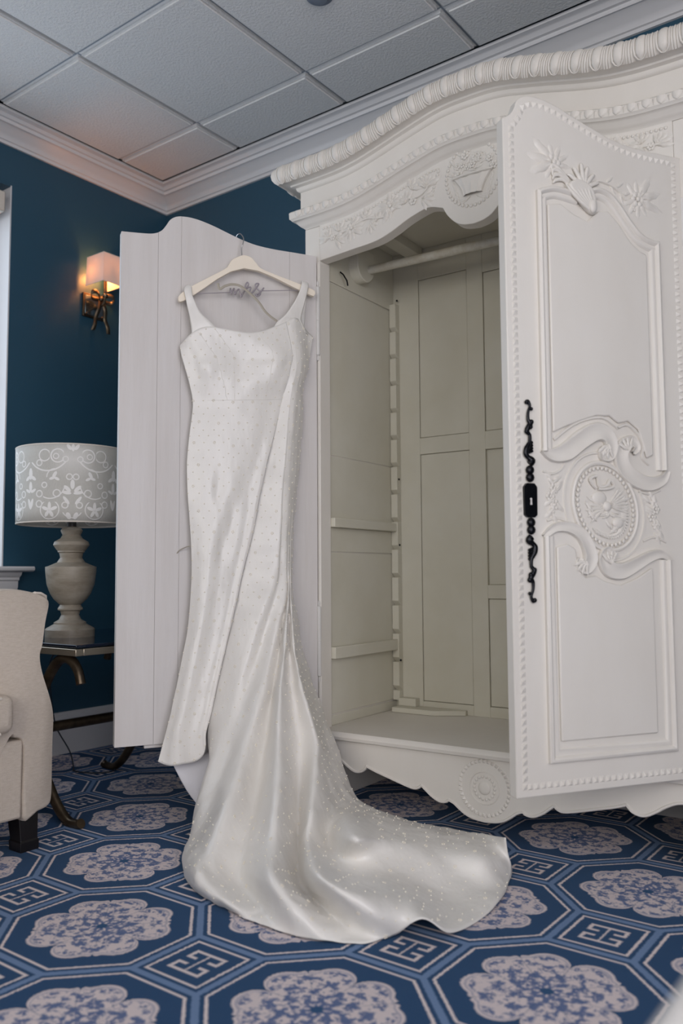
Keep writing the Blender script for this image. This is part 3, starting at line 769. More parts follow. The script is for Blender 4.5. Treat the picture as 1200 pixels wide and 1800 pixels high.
# iron espagnolette plate
mb = MB(); hx = .497
mb.prism([(hx-.017, .918), (hx-.010, .912), (hx+.010, .912), (hx+.017, .918), (hx+.018, .985), (hx+.011, .994), (hx-.011, .994), (hx-.018, .985)], 0, .008)
for dz in (.006, .024): mb.ball((hx, .006, 1.004+dz*1.0-.002), .0115, 10, 6, (1, .7, 1)); mb.ball((hx, .006, .904-dz+.002), .0115, 10, 6, (1, .7, 1))
def iron(pts, rad):
    p = catmull(pts, 5); m = len(p); rr = [lerp_tab([(i/(len(rad)-1), r) for i, r in enumerate(rad)], k/(m-1)) for k in range(m)]
    mb.tube([(x, .006, z) for x, z in p], rr, 8, flat=.7, nrm=(0, 1, 0))
for sg, zc in ((1, .953), (-1, .953)):
    P_ = lambda dx, dz: (hx+sg*dx, zc+sg*dz)
    iron([P_(0, .088), P_(-.006, .096), P_(.004, .104), P_(.010, .112), P_(.008, .125), P_(-.001, .140), P_(-.002, .160)], [.009, .010, .006, .007, .007, .005, .004])
    for k in range(4): iron([P_(.006, .114+.007*k), P_(-.009, .120+.007*k)], [.0035, .0035])
    iron([P_(-.002, .158), P_(.006, .168), P_(.002, .176), P_(-.004, .186), P_(.002, .196), P_(.001, .215), P_(-.004, .228), P_(.0, .240), P_(.005, .238)], [.004, .006, .007, .007, .0045, .0035, .0035, .004, .006])
    for dx, dz, r in ((.007, .166, .006), (-.004, .178, .0065), (-.007, .190, .0065), (-.008, .222, .0045), (.005, .238, .0058)):
        c_ = P_(dx, dz); mb.ball((c_[0], .006, c_[1]), r, 8, 5, (1, .8, 1))
mb.build('lock_plate', M['iron'], rd, smooth=60)
mb = MB(); mb.ball((hx, .0082, .956), .0032, 8, 4, (1, .3, 1)); mb.prism([(hx-.0016, .956), (hx+.0016, .956), (hx+.0028, .942), (hx-.0028, .942)], .0078, .0088)
mb.build('keyhole', M['dark_gap'], rd, smooth=0)
def hinge(parent, x, y, z0, z1):
    zm = (z0+z1)/2
    mb = MB().lathe([(.0, z0-.022), (.003, z0-.021), (.0045, z0-.012), (.003, z0-.004), (.0075, z0), (.0075, zm-.001), (.0065, zm), (.0075, zm+.001), (.0075, z1), (.003, z1+.004), (.0045, z1+.012), (.003, z1+.02), (0, z1+.022)], 10, (x, y, 0), cap=False)
    return mb.build('hinge', M['hinge'], parent)
for z0, z1 in ((.44, .67), (1.54, 1.78)): hinge(rd, -.004, -.004, z0, z1)

# ------------------------------------------------------------------ left-hand door (plain planked inside faces us)
LT = [(.673, 1.874), (.62, 1.877), (.574, 1.881), (.552, 1.888), (.538, 1.898), (.525, 1.916), (.511, 1.938), (.488, 1.952), (.454, 1.956), (.416, 1.952), (.368, 1.940), (.320, 1.924), (.270, 1.908), (.220, 1.897), (.159, 1.892), (.097, 1.891), (0, 1.890)]
lt_ = catmull(LT[:4], 4)[:-1]+catmull(LT[3:], 5)
ltab = sorted((x, z) for x, z in lt_)
def plank(x0, x1, y0, y1, parent=None, z0=.257, bev=.002):
    xs_ = [x0]+[x for x, z in ltab if x0+.001 < x < x1-.001]+[x1]
    return MB().prism([(x0, z0), (x1, z0)]+[(x, lerp_tab(ltab, x)) for x in reversed(xs_)], y0, y1)
PK = M['plank']
ld = plank(.0, .667, -.015, .006).build('door', PK, arm, bevel=.002, loc=(-.612, 0, 0), rot=(0, 0, math.radians(-120-2.2)))
ld['label'] = 'plain planked inner face of the open door the dress hangs on'
for x0, x1, y1 in ((.0, .0993, .015), (.0997, .4743, .0147), (.4747, .5493, .0155), (.5497, .667, .015)):
    plank(x0, x1, .006, y1).build('plank', PK, ld, bevel=.0008)
box('bottom_strip', PK, ld, .30, .575, -.015, .004, .245, .257, .001)
for z0, z1 in ((.44, .67), (1.54, 1.78)): hinge(ld, -.004, .016, z0, z1)
# carved outside of the left door, turned to the wall
cvl = [MB().sweep([(.56, .332), (.18, .332), (.18, 1.0), (.18, 1.64), (.30, 1.75), (.50, 1.74), (.56, 1.72)], [(a, -.015-b_) for a, b_ in OG], closed=True).build('panel_moulding', PA, ld, smooth=40)]
# ------------------------------------------------------------------ armchair by the window
ch = empty('armchair', (.68, -1.95, 0))
tag(ch, 'cream linen armchair with flared arm and dark wood legs by the window', 'armchair')
LN = M['linen']
AO = [(-1.62, .20), (-1.62, .70), (-1.56, .738), (-1.50, .744), (-1.466, .742), (-1.43, .735), (-1.398, .726), (-1.381, .714), (-1.379, .698), (-1.389, .652), (-1.397, .588), (-1.405, .562), (-1.403, .532), (-1.391, .49), (-1.375, .448), (-1.361, .406), (-1.355, .375), (-1.354, .348), (-1.356, .275), (-1.356, .150), (-1.366, .119), (-1.40, .110), (-1.447, .104), (-1.449, .300), (-1.48, .33), (-1.50, .33)]
def arm_piece(sg):
    """flared arm: outline seen from the front, run back to the chair's rear, front edge rounded"""
    c = -1.95
    out = [(sg*(y-c) if sg > 0 else -(y-c), z) for y, z in AO]
    out = [(y, z) for y, z in catmull(out, 3, True)]
    cy = sum(p[0] for p in out)/len(out); cz = sum(p[1] for p in out)/len(out)
    rows = []
    for x, k in ((-.32, 1), (.30, 1), (.36, 1), (.392, .998), (.408, .988), (.416, .97), (.419, .94)):
        rows.append([(x, y if k == 1 else y+(cy-y)*(1-k)*.9, z if k == 1 else z+(cz-z)*(1-k)*.6) for y, z in out])
    mb = MB().grid(rows, True); n = len(out)
    mb.f += [tuple(range(n)), tuple(range(len(mb.v)-n, len(mb.v)))]
    a = mb.build('arm', LN, ch, smooth=60)
    we = [(.414, y, z) for y, z in out]
    i0 = min(range(n), key=lambda i: abs(out[i][1]-.733)+abs(out[i][0]-sg*(.53))); 
    path = [p for p in we if abs(p[1]) > .53 and p[2] > .12 and p[2] < .736]
    path = sorted(path, key=lambda p: -p[2])
    MB().tube([(p[0]-.012, p[1]*1.0+.001*sg, p[2]) for p in path], .0035, 6).build('welt', M['welt'], a)
    MB().tube([(.40, sg*.515, .727), (.412, sg*.530, .731), (.412, sg*.548, .730), (.408, sg*.566, .722), (.40, sg*.572, .708)], .0036, 6).build('welt', M['welt'], a)
    return a
arm_piece(1); arm_piece(-1)
MB().box(-.34, .416, -.4995, .4995, .105, .322).build('seat_base', LN, ch, bevel=.008, seg=3)
sc_ = MB().box(-.22, .468, -.444, .444, .352, .457).build('seat_cushion', LN, ch, bevel=.026, seg=4)
for z in (.356, .451):
    MB().tube([(.463, y, z) for y in (-.40, -.2, 0, .2, .40)], .0045, 6).build('welt', M['welt'], sc_)
MB().prism([(-.34, .20), (-.10, .34), (-.14, .60), (-.20, .80), (-.26, .86), (-.33, .86), (-.37, .80), (-.36, .40)], -.50, .50, 'xz').build('backrest', LN, ch, bevel=.03, seg=4)
MB().tube([(.33, -.49, .107), (.38, -.47, .104), (.402, -.3, .102), (.402, .3, .102), (.395, .52, .110), (.33, .59, .122)], .004, 6).build('base_welt', M['welt'], ch)
for sx_, sy in ((1, 1), (1, -1), (-1, 1), (-1, -1)):
    mb = MB(); x0 = .345 if sx_ > 0 else -.28; y0 = sy*.545
    rows = []
    for z, h, dx in ((.118, .032, 0), (.03, .027, .012*sx_), (.028, .030, .012*sx_), (0, .029, .014*sx_)):
        rows.append([(x0+dx+a*h, y0+b_*h, z) for a, b_ in ((-1, -1), (1, -1), (1, 1), (-1, 1))])
    mb.grid(rows, True); mb.f += [(0, 1, 2, 3), (12, 13, 14, 15)]
    mb.build('leg', M['leg'], ch, smooth=0, bevel=.002)

# ------------------------------------------------------------------ side table with crossed bronze legs
tb = empty('side_table', (.69, -.905, 0))
tag(tb, 'bronze side table with curved crossed legs and dark glass top', 'side table')
BZ = M['bronze']
box('glass_top', M['glass_top'], tb, -.305, .305, -.305, .305, .553, .563, .002)
for a in (((-.31, .31, -.31, -.28)), ((-.31, .31, .28, .31)), ((-.31, -.28, -.28, .28)), ((.28, .31, -.28, .28))):
    box('frame_rail', M['rail'], tb, *a, .528, .550, .002)
for x, y in ((-.2, -.2), (.2, -.2), (-.2, .2), (.2, .2)): MB().lathe([(.008, .548), (.008, .5535)], 12, (x, y, 0)).build('bumper', M['leg'], tb)
for sy in (-.285, .285):
    for sx_ in (-1, 1):
        p = catmull([(sx_*.318, .016), (sx_*.30, .010), (sx_*.25, .012), (sx_*.19, .055), (sx_*.12, .140), (sx_*.03, .245), (sx_*.03, .285), (sx_*.10, .40), (sx_*.155, .478), (sx_*.205, .515), (sx_*.255, .511), (sx_*.29, .48), (sx_*.305, .44)], 6)
        m = len(p); rr = [.0145+.003*math.sin(PI*k/(m-1)) if 4 < k < m-6 else .0155 for k in range(m)]
        MB().tube([(x, sy, z) for x, z in p], rr, 10).build('leg', BZ, tb, smooth=80)
    MB().ball((0, sy, .265), .030, 12, 8).build('boss', BZ, tb, smooth=80)
MB().tube([(0, -.28, .262), (0, .28, .262)], .0175, 12).build('stretcher', BZ, tb)

# ------------------------------------------------------------------ table lamp
def damask():
    """grey linen shade with white scrolling embroidery"""
    m, nt, b = new_mat('damask_shade'); E.nt = nt
    oc = coords(nt); sep = nt.nodes.new('ShaderNodeSeparateXYZ'); nt.links.new(oc, sep.inputs[0])
    x, y, z = (E(sep.outputs[i]) for i in range(3))
    th = E.op('ARCTAN2', y, x)
    n = 4.0; u = (efrac(th*(n/(2*PI))+.892)-.5)*(2*PI*.194/n); au = eabs(u); v = z
    def ring(cx, cz, r, w_): return eabs(ehyp(au-cx, v-cz)-r)-w_
    def disc(cx, cz, rx, rz, rot=0.0):
        c_, s_ = math.cos(rot), math.sin(rot); dx, dz = au-cx, v-cz
        return ehyp((dx*c_+dz*s_)/rx, (dz*c_-dx*s_)/rz)-1
    def arc(cx, cz, r, w_, cut): return emax(ring(cx, cz, r, w_), cut)
    lw = .0021
    A_ = emin(ring(.011, .153, .0095, lw), arc(.060, .153, .027, lw, .085-au-(v-.153)*1.2), arc(.077, .040, .033, lw, v-.066), ring(.115, .095, .011, lw), ring(.096, .125, .009, lw), ring(.052, .096, .012, lw), ring(.116, .060, .011, lw),
              arc(.050, .226, .023, lw*1.2, -(au-.030)), ring(.056, .224, .009, lw), ring(.024, .214, .009, lw), arc(.096, .228, .020, lw, -(au-.078)), ring(.116, .202, .010, lw), arc(.085, .250, .076, lw*1.3, v-.205), arc(.075, .128, .050, lw, emax(v-.118, au-.100)), ring(.024, .055, .010, lw), arc(.0, .045, .034, lw, v-.030))
    B_ = emin(disc(0, .127, .0075, .017), disc(.017, .112, .015, .0065, .75), disc(.019, .098, .016, .006, .15), disc(.020, .072, .017, .0055, .9), disc(.060, .160, .006, .013, .5), disc(.068, .148, .011, .005, -.3), disc(.052, .146, .010, .005, .5),
              disc(.077, .052, .006, .015), disc(.092, .044, .013, .006, .4), disc(.062, .044, .013, .006, -.4), disc(.070, .026, .006, .013, -.5), disc(.086, .026, .006, .013, .5), disc(.012, .018, .008, .013, -.4), disc(.0, .254, .006, .013), disc(.013, .256, .006, .012, -.6), emax(eabs(au)-.017, eabs(v-.214)-.004),
              disc(.152, .165, .008, .020), disc(.140, .150, .013, .006, .6), disc(.152, .120, .007, .018), disc(.140, .106, .012, .005, -.5), disc(.148, .060, .006, .02, .3))
    msk = emax(inside(A_, .0016), inside(B_, .12))
    wv_ = E(noise_node(nt, oc, 300, 2, .6, (1, 1, .3)))
    base = mixc(nt, wv_, srgb(178, 175, 168), srgb(196, 193, 186))
    nt.links.new(mixc(nt, msk, base, srgb(228, 225, 221)), b.inputs['Base Color'])
    b.inputs['Roughness'].default_value = .85; b.inputs['Specular IOR Level'].default_value = .2
    bump(nt, b, msk*1.0+wv_*.2, .5, .002)
    return m
M['damask'] = damask()
lp = empty('table_lamp', (.63, -.975, .563))
tag(lp, 'table lamp with grey turned urn base and damask drum shade', 'lamp')
mp = .00206
LPR = [(42, 1117), (42, 1105), (40, 1102.7), (30, 1097), (27, 1095.5), (27.5, 1093), (19, 1088), (15, 1080), (17, 1073), (21, 1071.5), (21.3, 1069), (18.5, 1064.5), (17.5, 1062.7), (28, 1053), (34.7, 1042.7), (40.5, 1026.7), (43, 1005), (43.3, 996.8), (37, 994.7), (24, 989), (18.7, 981), (20, 973), (23, 971), (23, 969), (25, 967), (30.7, 958.7), (29, 953), (24, 950), (19, 947), (15.3, 941), (17, 938), (18.8, 933), (15, 928), (9, 926.5)]
prof = [(r*mp, (1117-y)*mp*1.008) for r, y in LPR]
MB().lathe(prof, 40).build('urn_base', M['lampwood'], lp, smooth=28)
zt = prof[-1][1]
MB().lathe([(.017, zt-.002), (.016, zt+.03), (.006, zt+.035), (.005, zt+.27)], 16).build('stem', M['lampmetal'], lp)
R0, R1, z0, z1 = .191, .196, .404, .672
sh = MB(); rows = [[((R0+(R1-R0)*t)*math.cos(a), (R0+(R1-R0)*t)*math.sin(a), z0+(z1-z0)*t-.404) for a in [2*PI*k/64 for k in range(64)]] for t in [i/6 for i in range(7)]]
shade = sh.grid(rows, True).build('lamp_shade', M['damask'], lp, smooth=180, solid=.003, loc=(0, 0, .404))
for zz, r in ((.0, R0), (z1-z0, R1)):
    MB().tube([(r*math.cos(a), r*math.sin(a), zz) for a in [2*PI*k/48 for k in range(49)]], .0028, 6, cap=False).build('shade_trim', M['welt'], shade)
for k in range(3):
    a = 2*PI*k/3; MB().tube([(0, 0, z1-.02), (R1*math.cos(a), R1*math.sin(a), z1-.004)], .002, 6).build('shade_spoke', M['lampmetal'], lp)
MB().ball((0, 0, z1-.008), .009, 10, 6).build('finial', M['lampmetal'], lp, smooth=80)
wc = [(.59, -.90, .585), (.50, -.87, .569), (.40, -.84, .569), (.365, -.825, .56), (.33, -.82, .50), (.27, -.81, .432), (.25, -.795, .351), (.25, -.785, .27), (.255, -.765, .17), (.275, -.715, .07), (.31, -.72, .012), (.354, -.746, .006), (.45, -.72, .006), (.48, -.66, .006), (.42, -.60, .006)]
MB().tube([(x-.63, y+.975, z-.563) for x, y, z in catmull(wc, 6)], .003, 6).build('power_cord', M['cord'], lp)

# ------------------------------------------------------------------ wall sconce (lit)
def glow_shade():
    m, nt, b = new_mat('sconce_shade_fabric')
    b.inputs['Base Color'].default_value = srgb(240, 228, 220); b.inputs['Roughness'].default_value = .9
    t = nt.nodes.new('ShaderNodeBsdfTranslucent'); t.inputs[0].default_value = srgb(240, 235, 230)
    mx = nt.nodes.new('ShaderNodeMixShader'); mx.inputs[0].default_value = .22
    nt.links.new(b.outputs[0], mx.inputs[1]); nt.links.new(t.outputs[0], mx.inputs[2]); nt.links.new(mx.outputs[0], nt.nodes['Material Output'].inputs[0])
    return m
M['glow'] = glow_shade()
sn = empty('wall_sconce', (0, -.437, 1.985))
tag(sn, 'lit bronze wall sconce with square shade and ribbon bow on navy wall', 'sconce')
box('backplate', BZ, sn, .001, .012, -.060, .060, .0, .112, .002)
box('mirror_panel', M['mirror'], sn, .012, .014, -.050, .050, .010, .102, .001)
for x, y in ((-.045, .012), (.045, .012)): MB().ball((.016, x, y), .006, 8, 5).build('screw', BZ, sn, smooth=80)
MB().tube([(.014, 0, .05), (.05, 0, .045), (.085, 0, .055), (.095, 0, .085)], .006, 10).build('arm', BZ, sn)
MB().lathe([(.012, .085), (.014, .095), (.008, .10), (.0075, .165), (.0, .166)], 16, (.095, 0, 0)).build('candle_sleeve', BZ, sn)
def ribbon(name, pts, wdt):
    p = [Vector(q) for q in catmull(pts, 6)]
    return MB().grid([[q+Vector((0, 0, -wdt)), q+Vector((0, 0, wdt))] for q in p]).build(name, BZ, sn, smooth=180, solid=.002)
ribbon('bow_loop', [(.06, 0, .085), (.075, -.03, .105), (.07, -.055, .10), (.055, -.045, .08), (.06, -.01, .078), (.062, 0, .08)], .010)
ribbon('bow_loop', [(.06, 0, .085), (.085, .03, .100), (.09, .055, .09), (.07, .05, .07), (.062, .01, .075), (.06, 0, .08)], .010)
for s in (-1, 1):
    pts = catmull([(.062, s*.004, .075), (.070, s*.018, .03), (.058, s*.026, -.01), (.066, s*.036, -.045), (.06, s*.044, -.075)], 6)
    MB().grid([[(x, y-.008, z), (x+.004, y+.010, z)] for x, y, z in pts]).build('bow_tail', BZ, sn, smooth=180, solid=.002)
MB().ball((.066, 0, .08), .012, 10, 6).build('bow_knot', BZ, sn, smooth=80)
# square shade, open towards the wall
b0, b1, zb_, zt_ = .056, .050, .138, .275
cx = .095
def corner(h, z): return [(.022, -h, z), (cx+h, -h, z), (cx+h, h, z), (.022, h, z)]
shd = MB().grid([corner(b0, zb_), corner((b0+b1)/2, (zb_+zt_)/2), corner(b1, zt_)]).build('lamp_shade', M['glow'], sn, smooth=0, solid=.0015)
for h, z in ((b0, zb_), (b1, zt_)): MB().tube(corner(h, z), .0016, 6).build('shade_trim', M['welt'], shd)
MB().lathe([(.004, .165), (.009, .178), (.010, .19), (.006, .205), (.0, .215)], 12, (cx, 0, 0)).build('bulb', mat('warm_bulb', (1, .7, .4, 1), .3, Emission_Color=(1, .55, .22, 1), Emission_Strength=6), sn, smooth=80)
pl_ = bpy.data.lights.new('sconce_light', 'POINT'); pl_.energy = 1.6; pl_.color = (1, .36, .10); pl_.shadow_soft_size = .012
plo = bpy.data.objects.new('sconce_light', pl_); link(plo, sn); plo.location = (.062, 0, .20)

# ------------------------------------------------------------------ stool close to the camera, only its corner in view
bn = empty('upholstered_stool', (3.285, -2.50, 0))
tag(bn, 'blurred white upholstered stool corner in the near foreground', 'stool')
MB().box(-.18, .18, -.22, .22, .47, .55).build('seat', M['bench'], bn, bevel=.012, seg=4)
box('seat_rail', M['bench'], bn, -.165, .165, -.205, .205, .42, .47, .004)
for x in (-.145, .145):
    for y in (-.185, .185): MB().lathe([(.011, 0), (.014, .15), (.018, .42)], 12, (x, y, 0)).build('leg', M['leg'], bn)
# control points of the dress and hanger, metres in the door frame
G1=[[[0.183,-0.26,1.516],[0.169,-0.24,1.533],[0.153,-0.228,1.55],[0.128,-0.22,1.567],[0.098,-0.214,1.575],[0.062,-0.209,1.572],[0.019,-0.206,1.568],[-0.026,-0.205,1.566],[-0.075,-0.207,1.577],[-0.116,-0.21,1.596],[-0.163,-0.214,1.621]],[[0.18,-0.249,1.482],[0.15,-0.239,1.483],[0.114,-0.221,1.483],[0.076,-0.216,1.486],[0.035,-0.217,1.491],[-0.005,-0.216,1.496],[-0.045,-0.21,1.499],[-0.087,-0.201,1.502],[-0.127,-0.194,1.505],[-0.165,-0.202,1.512],[-0.182,-0.207,1.515]],[[0.168,-0.249,1.441],[0.14,-0.236,1.441],[0.107,-0.217,1.441],[0.07,-0.215,1.444],[0.031,-0.217,1.449],[-0.008,-0.218,1.454],[-0.046,-0.211,1.456],[-0.085,-0.201,1.458],[-0.123,-0.192,1.46],[-0.158,-0.2,1.466],[-0.175,-0.205,1.469]],[[0.154,-0.248,1.393],[0.128,-0.238,1.393],[0.096,-0.226,1.394],[0.062,-0.221,1.397],[0.027,-0.217,1.399],[-0.008,-0.214,1.402],[-0.043,-0.209,1.405],[-0.082,-0.205,1.408],[-0.118,-0.203,1.411],[-0.149,-0.204,1.415],[-0.164,-0.207,1.417]],[[0.142,-0.25,1.337],[0.117,-0.243,1.338],[0.086,-0.236,1.34],[0.056,-0.229,1.341],[0.024,-0.224,1.343],[-0.007,-0.22,1.345],[-0.04,-0.218,1.348],[-0.077,-0.218,1.351],[-0.112,-0.221,1.355],[-0.14,-0.222,1.358],[-0.153,-0.224,1.359]],[[0.144,-0.25,1.288],[0.12,-0.243,1.288],[0.091,-0.236,1.289],[0.062,-0.229,1.291],[0.031,-0.224,1.292],[0.001,-0.22,1.294],[-0.031,-0.218,1.297],[-0.066,-0.218,1.3],[-0.099,-0.221,1.303],[-0.126,-0.221,1.305],[-0.139,-0.223,1.306]],[[0.151,-0.25,1.232],[0.128,-0.243,1.233],[0.1,-0.236,1.234],[0.071,-0.229,1.235],[0.042,-0.224,1.236],[0.012,-0.22,1.238],[-0.019,-0.218,1.24],[-0.053,-0.218,1.242],[-0.085,-0.221,1.245],[-0.111,-0.22,1.247],[-0.124,-0.221,1.248]],[[0.159,-0.249,1.141],[0.137,-0.242,1.141],[0.111,-0.234,1.141],[0.084,-0.227,1.142],[0.056,-0.223,1.143],[0.028,-0.22,1.145],[-0.001,-0.219,1.146],[-0.033,-0.219,1.148],[-0.064,-0.221,1.15],[-0.087,-0.218,1.151],[-0.099,-0.219,1.152]],[[0.157,-0.249,1.05],[0.137,-0.241,1.05],[0.114,-0.231,1.05],[0.089,-0.225,1.051],[0.063,-0.226,1.052],[0.039,-0.218,1.052],[0.013,-0.216,1.053],[-0.018,-0.221,1.055],[-0.045,-0.221,1.056],[-0.066,-0.216,1.056],[-0.076,-0.218,1.057]],[[0.15,-0.249,0.96],[0.133,-0.24,0.96],[0.112,-0.23,0.96],[0.09,-0.224,0.96],[0.068,-0.218,0.961],[0.044,-0.218,0.961],[0.019,-0.225,0.962],[-0.006,-0.221,0.963],[-0.031,-0.221,0.963],[-0.049,-0.216,0.964],[-0.059,-0.218,0.964]],[[0.144,-0.248,0.871],[0.13,-0.239,0.871],[0.112,-0.227,0.87],[0.093,-0.219,0.87],[0.073,-0.219,0.871],[0.05,-0.228,0.871],[0.03,-0.224,0.871],[0.008,-0.219,0.871],[-0.014,-0.221,0.872],[-0.029,-0.216,0.872],[-0.038,-0.218,0.872]],[[0.142,-0.247,0.782],[0.13,-0.237,0.781],[0.115,-0.225,0.781],[0.099,-0.218,0.781],[0.081,-0.219,0.781],[0.063,-0.222,0.781],[0.045,-0.222,0.781],[0.025,-0.221,0.781],[0.007,-0.221,0.781],[-0.006,-0.216,0.781],[-0.014,-0.217,0.781]],[[0.147,-0.244,0.693],[0.137,-0.233,0.693],[0.124,-0.219,0.693],[0.11,-0.212,0.693],[0.093,-0.214,0.692],[0.076,-0.219,0.692],[0.059,-0.219,0.692],[0.042,-0.218,0.691],[0.026,-0.218,0.691],[0.014,-0.212,0.691],[0.007,-0.214,0.691]],[[0.156,-0.24,0.604],[0.147,-0.23,0.605],[0.135,-0.216,0.605],[0.122,-0.209,0.605],[0.107,-0.211,0.605],[0.091,-0.215,0.604],[0.076,-0.216,0.603],[0.061,-0.214,0.603],[0.046,-0.214,0.602],[0.035,-0.209,0.602],[0.029,-0.211,0.602]],[[0.172,-0.237,0.518],[0.163,-0.226,0.518],[0.153,-0.213,0.519],[0.14,-0.206,0.519],[0.126,-0.208,0.518],[0.111,-0.212,0.517],[0.096,-0.213,0.516],[0.081,-0.211,0.516],[0.067,-0.211,0.515],[0.057,-0.206,0.515],[0.051,-0.207,0.515]],[[0.19,-0.234,0.432],[0.181,-0.223,0.433],[0.171,-0.209,0.434],[0.159,-0.202,0.434],[0.145,-0.204,0.433],[0.13,-0.209,0.431],[0.116,-0.209,0.43],[0.102,-0.208,0.43],[0.088,-0.208,0.429],[0.078,-0.202,0.429],[0.072,-0.204,0.429]],[[0.205,-0.231,0.364],[0.196,-0.22,0.365],[0.186,-0.207,0.366],[0.174,-0.2,0.366],[0.16,-0.202,0.365],[0.146,-0.206,0.364],[0.132,-0.207,0.363],[0.117,-0.205,0.362],[0.104,-0.205,0.361],[0.094,-0.2,0.361],[0.088,-0.201,0.36]],[[0.223,-0.228,0.297],[0.214,-0.218,0.298],[0.203,-0.204,0.3],[0.191,-0.197,0.3],[0.177,-0.199,0.299],[0.162,-0.203,0.297],[0.148,-0.204,0.295],[0.133,-0.202,0.295],[0.119,-0.202,0.294],[0.109,-0.197,0.297],[0.104,-0.199,0.3]],[[0.245,-0.228,0.216],[0.226,-0.217,0.208],[0.212,-0.203,0.206],[0.194,-0.196,0.207],[0.175,-0.198,0.209],[0.154,-0.203,0.209],[0.135,-0.203,0.212],[0.121,-0.202,0.22],[0.111,-0.202,0.231],[0.107,-0.196,0.251],[0.107,-0.198,0.276]]]
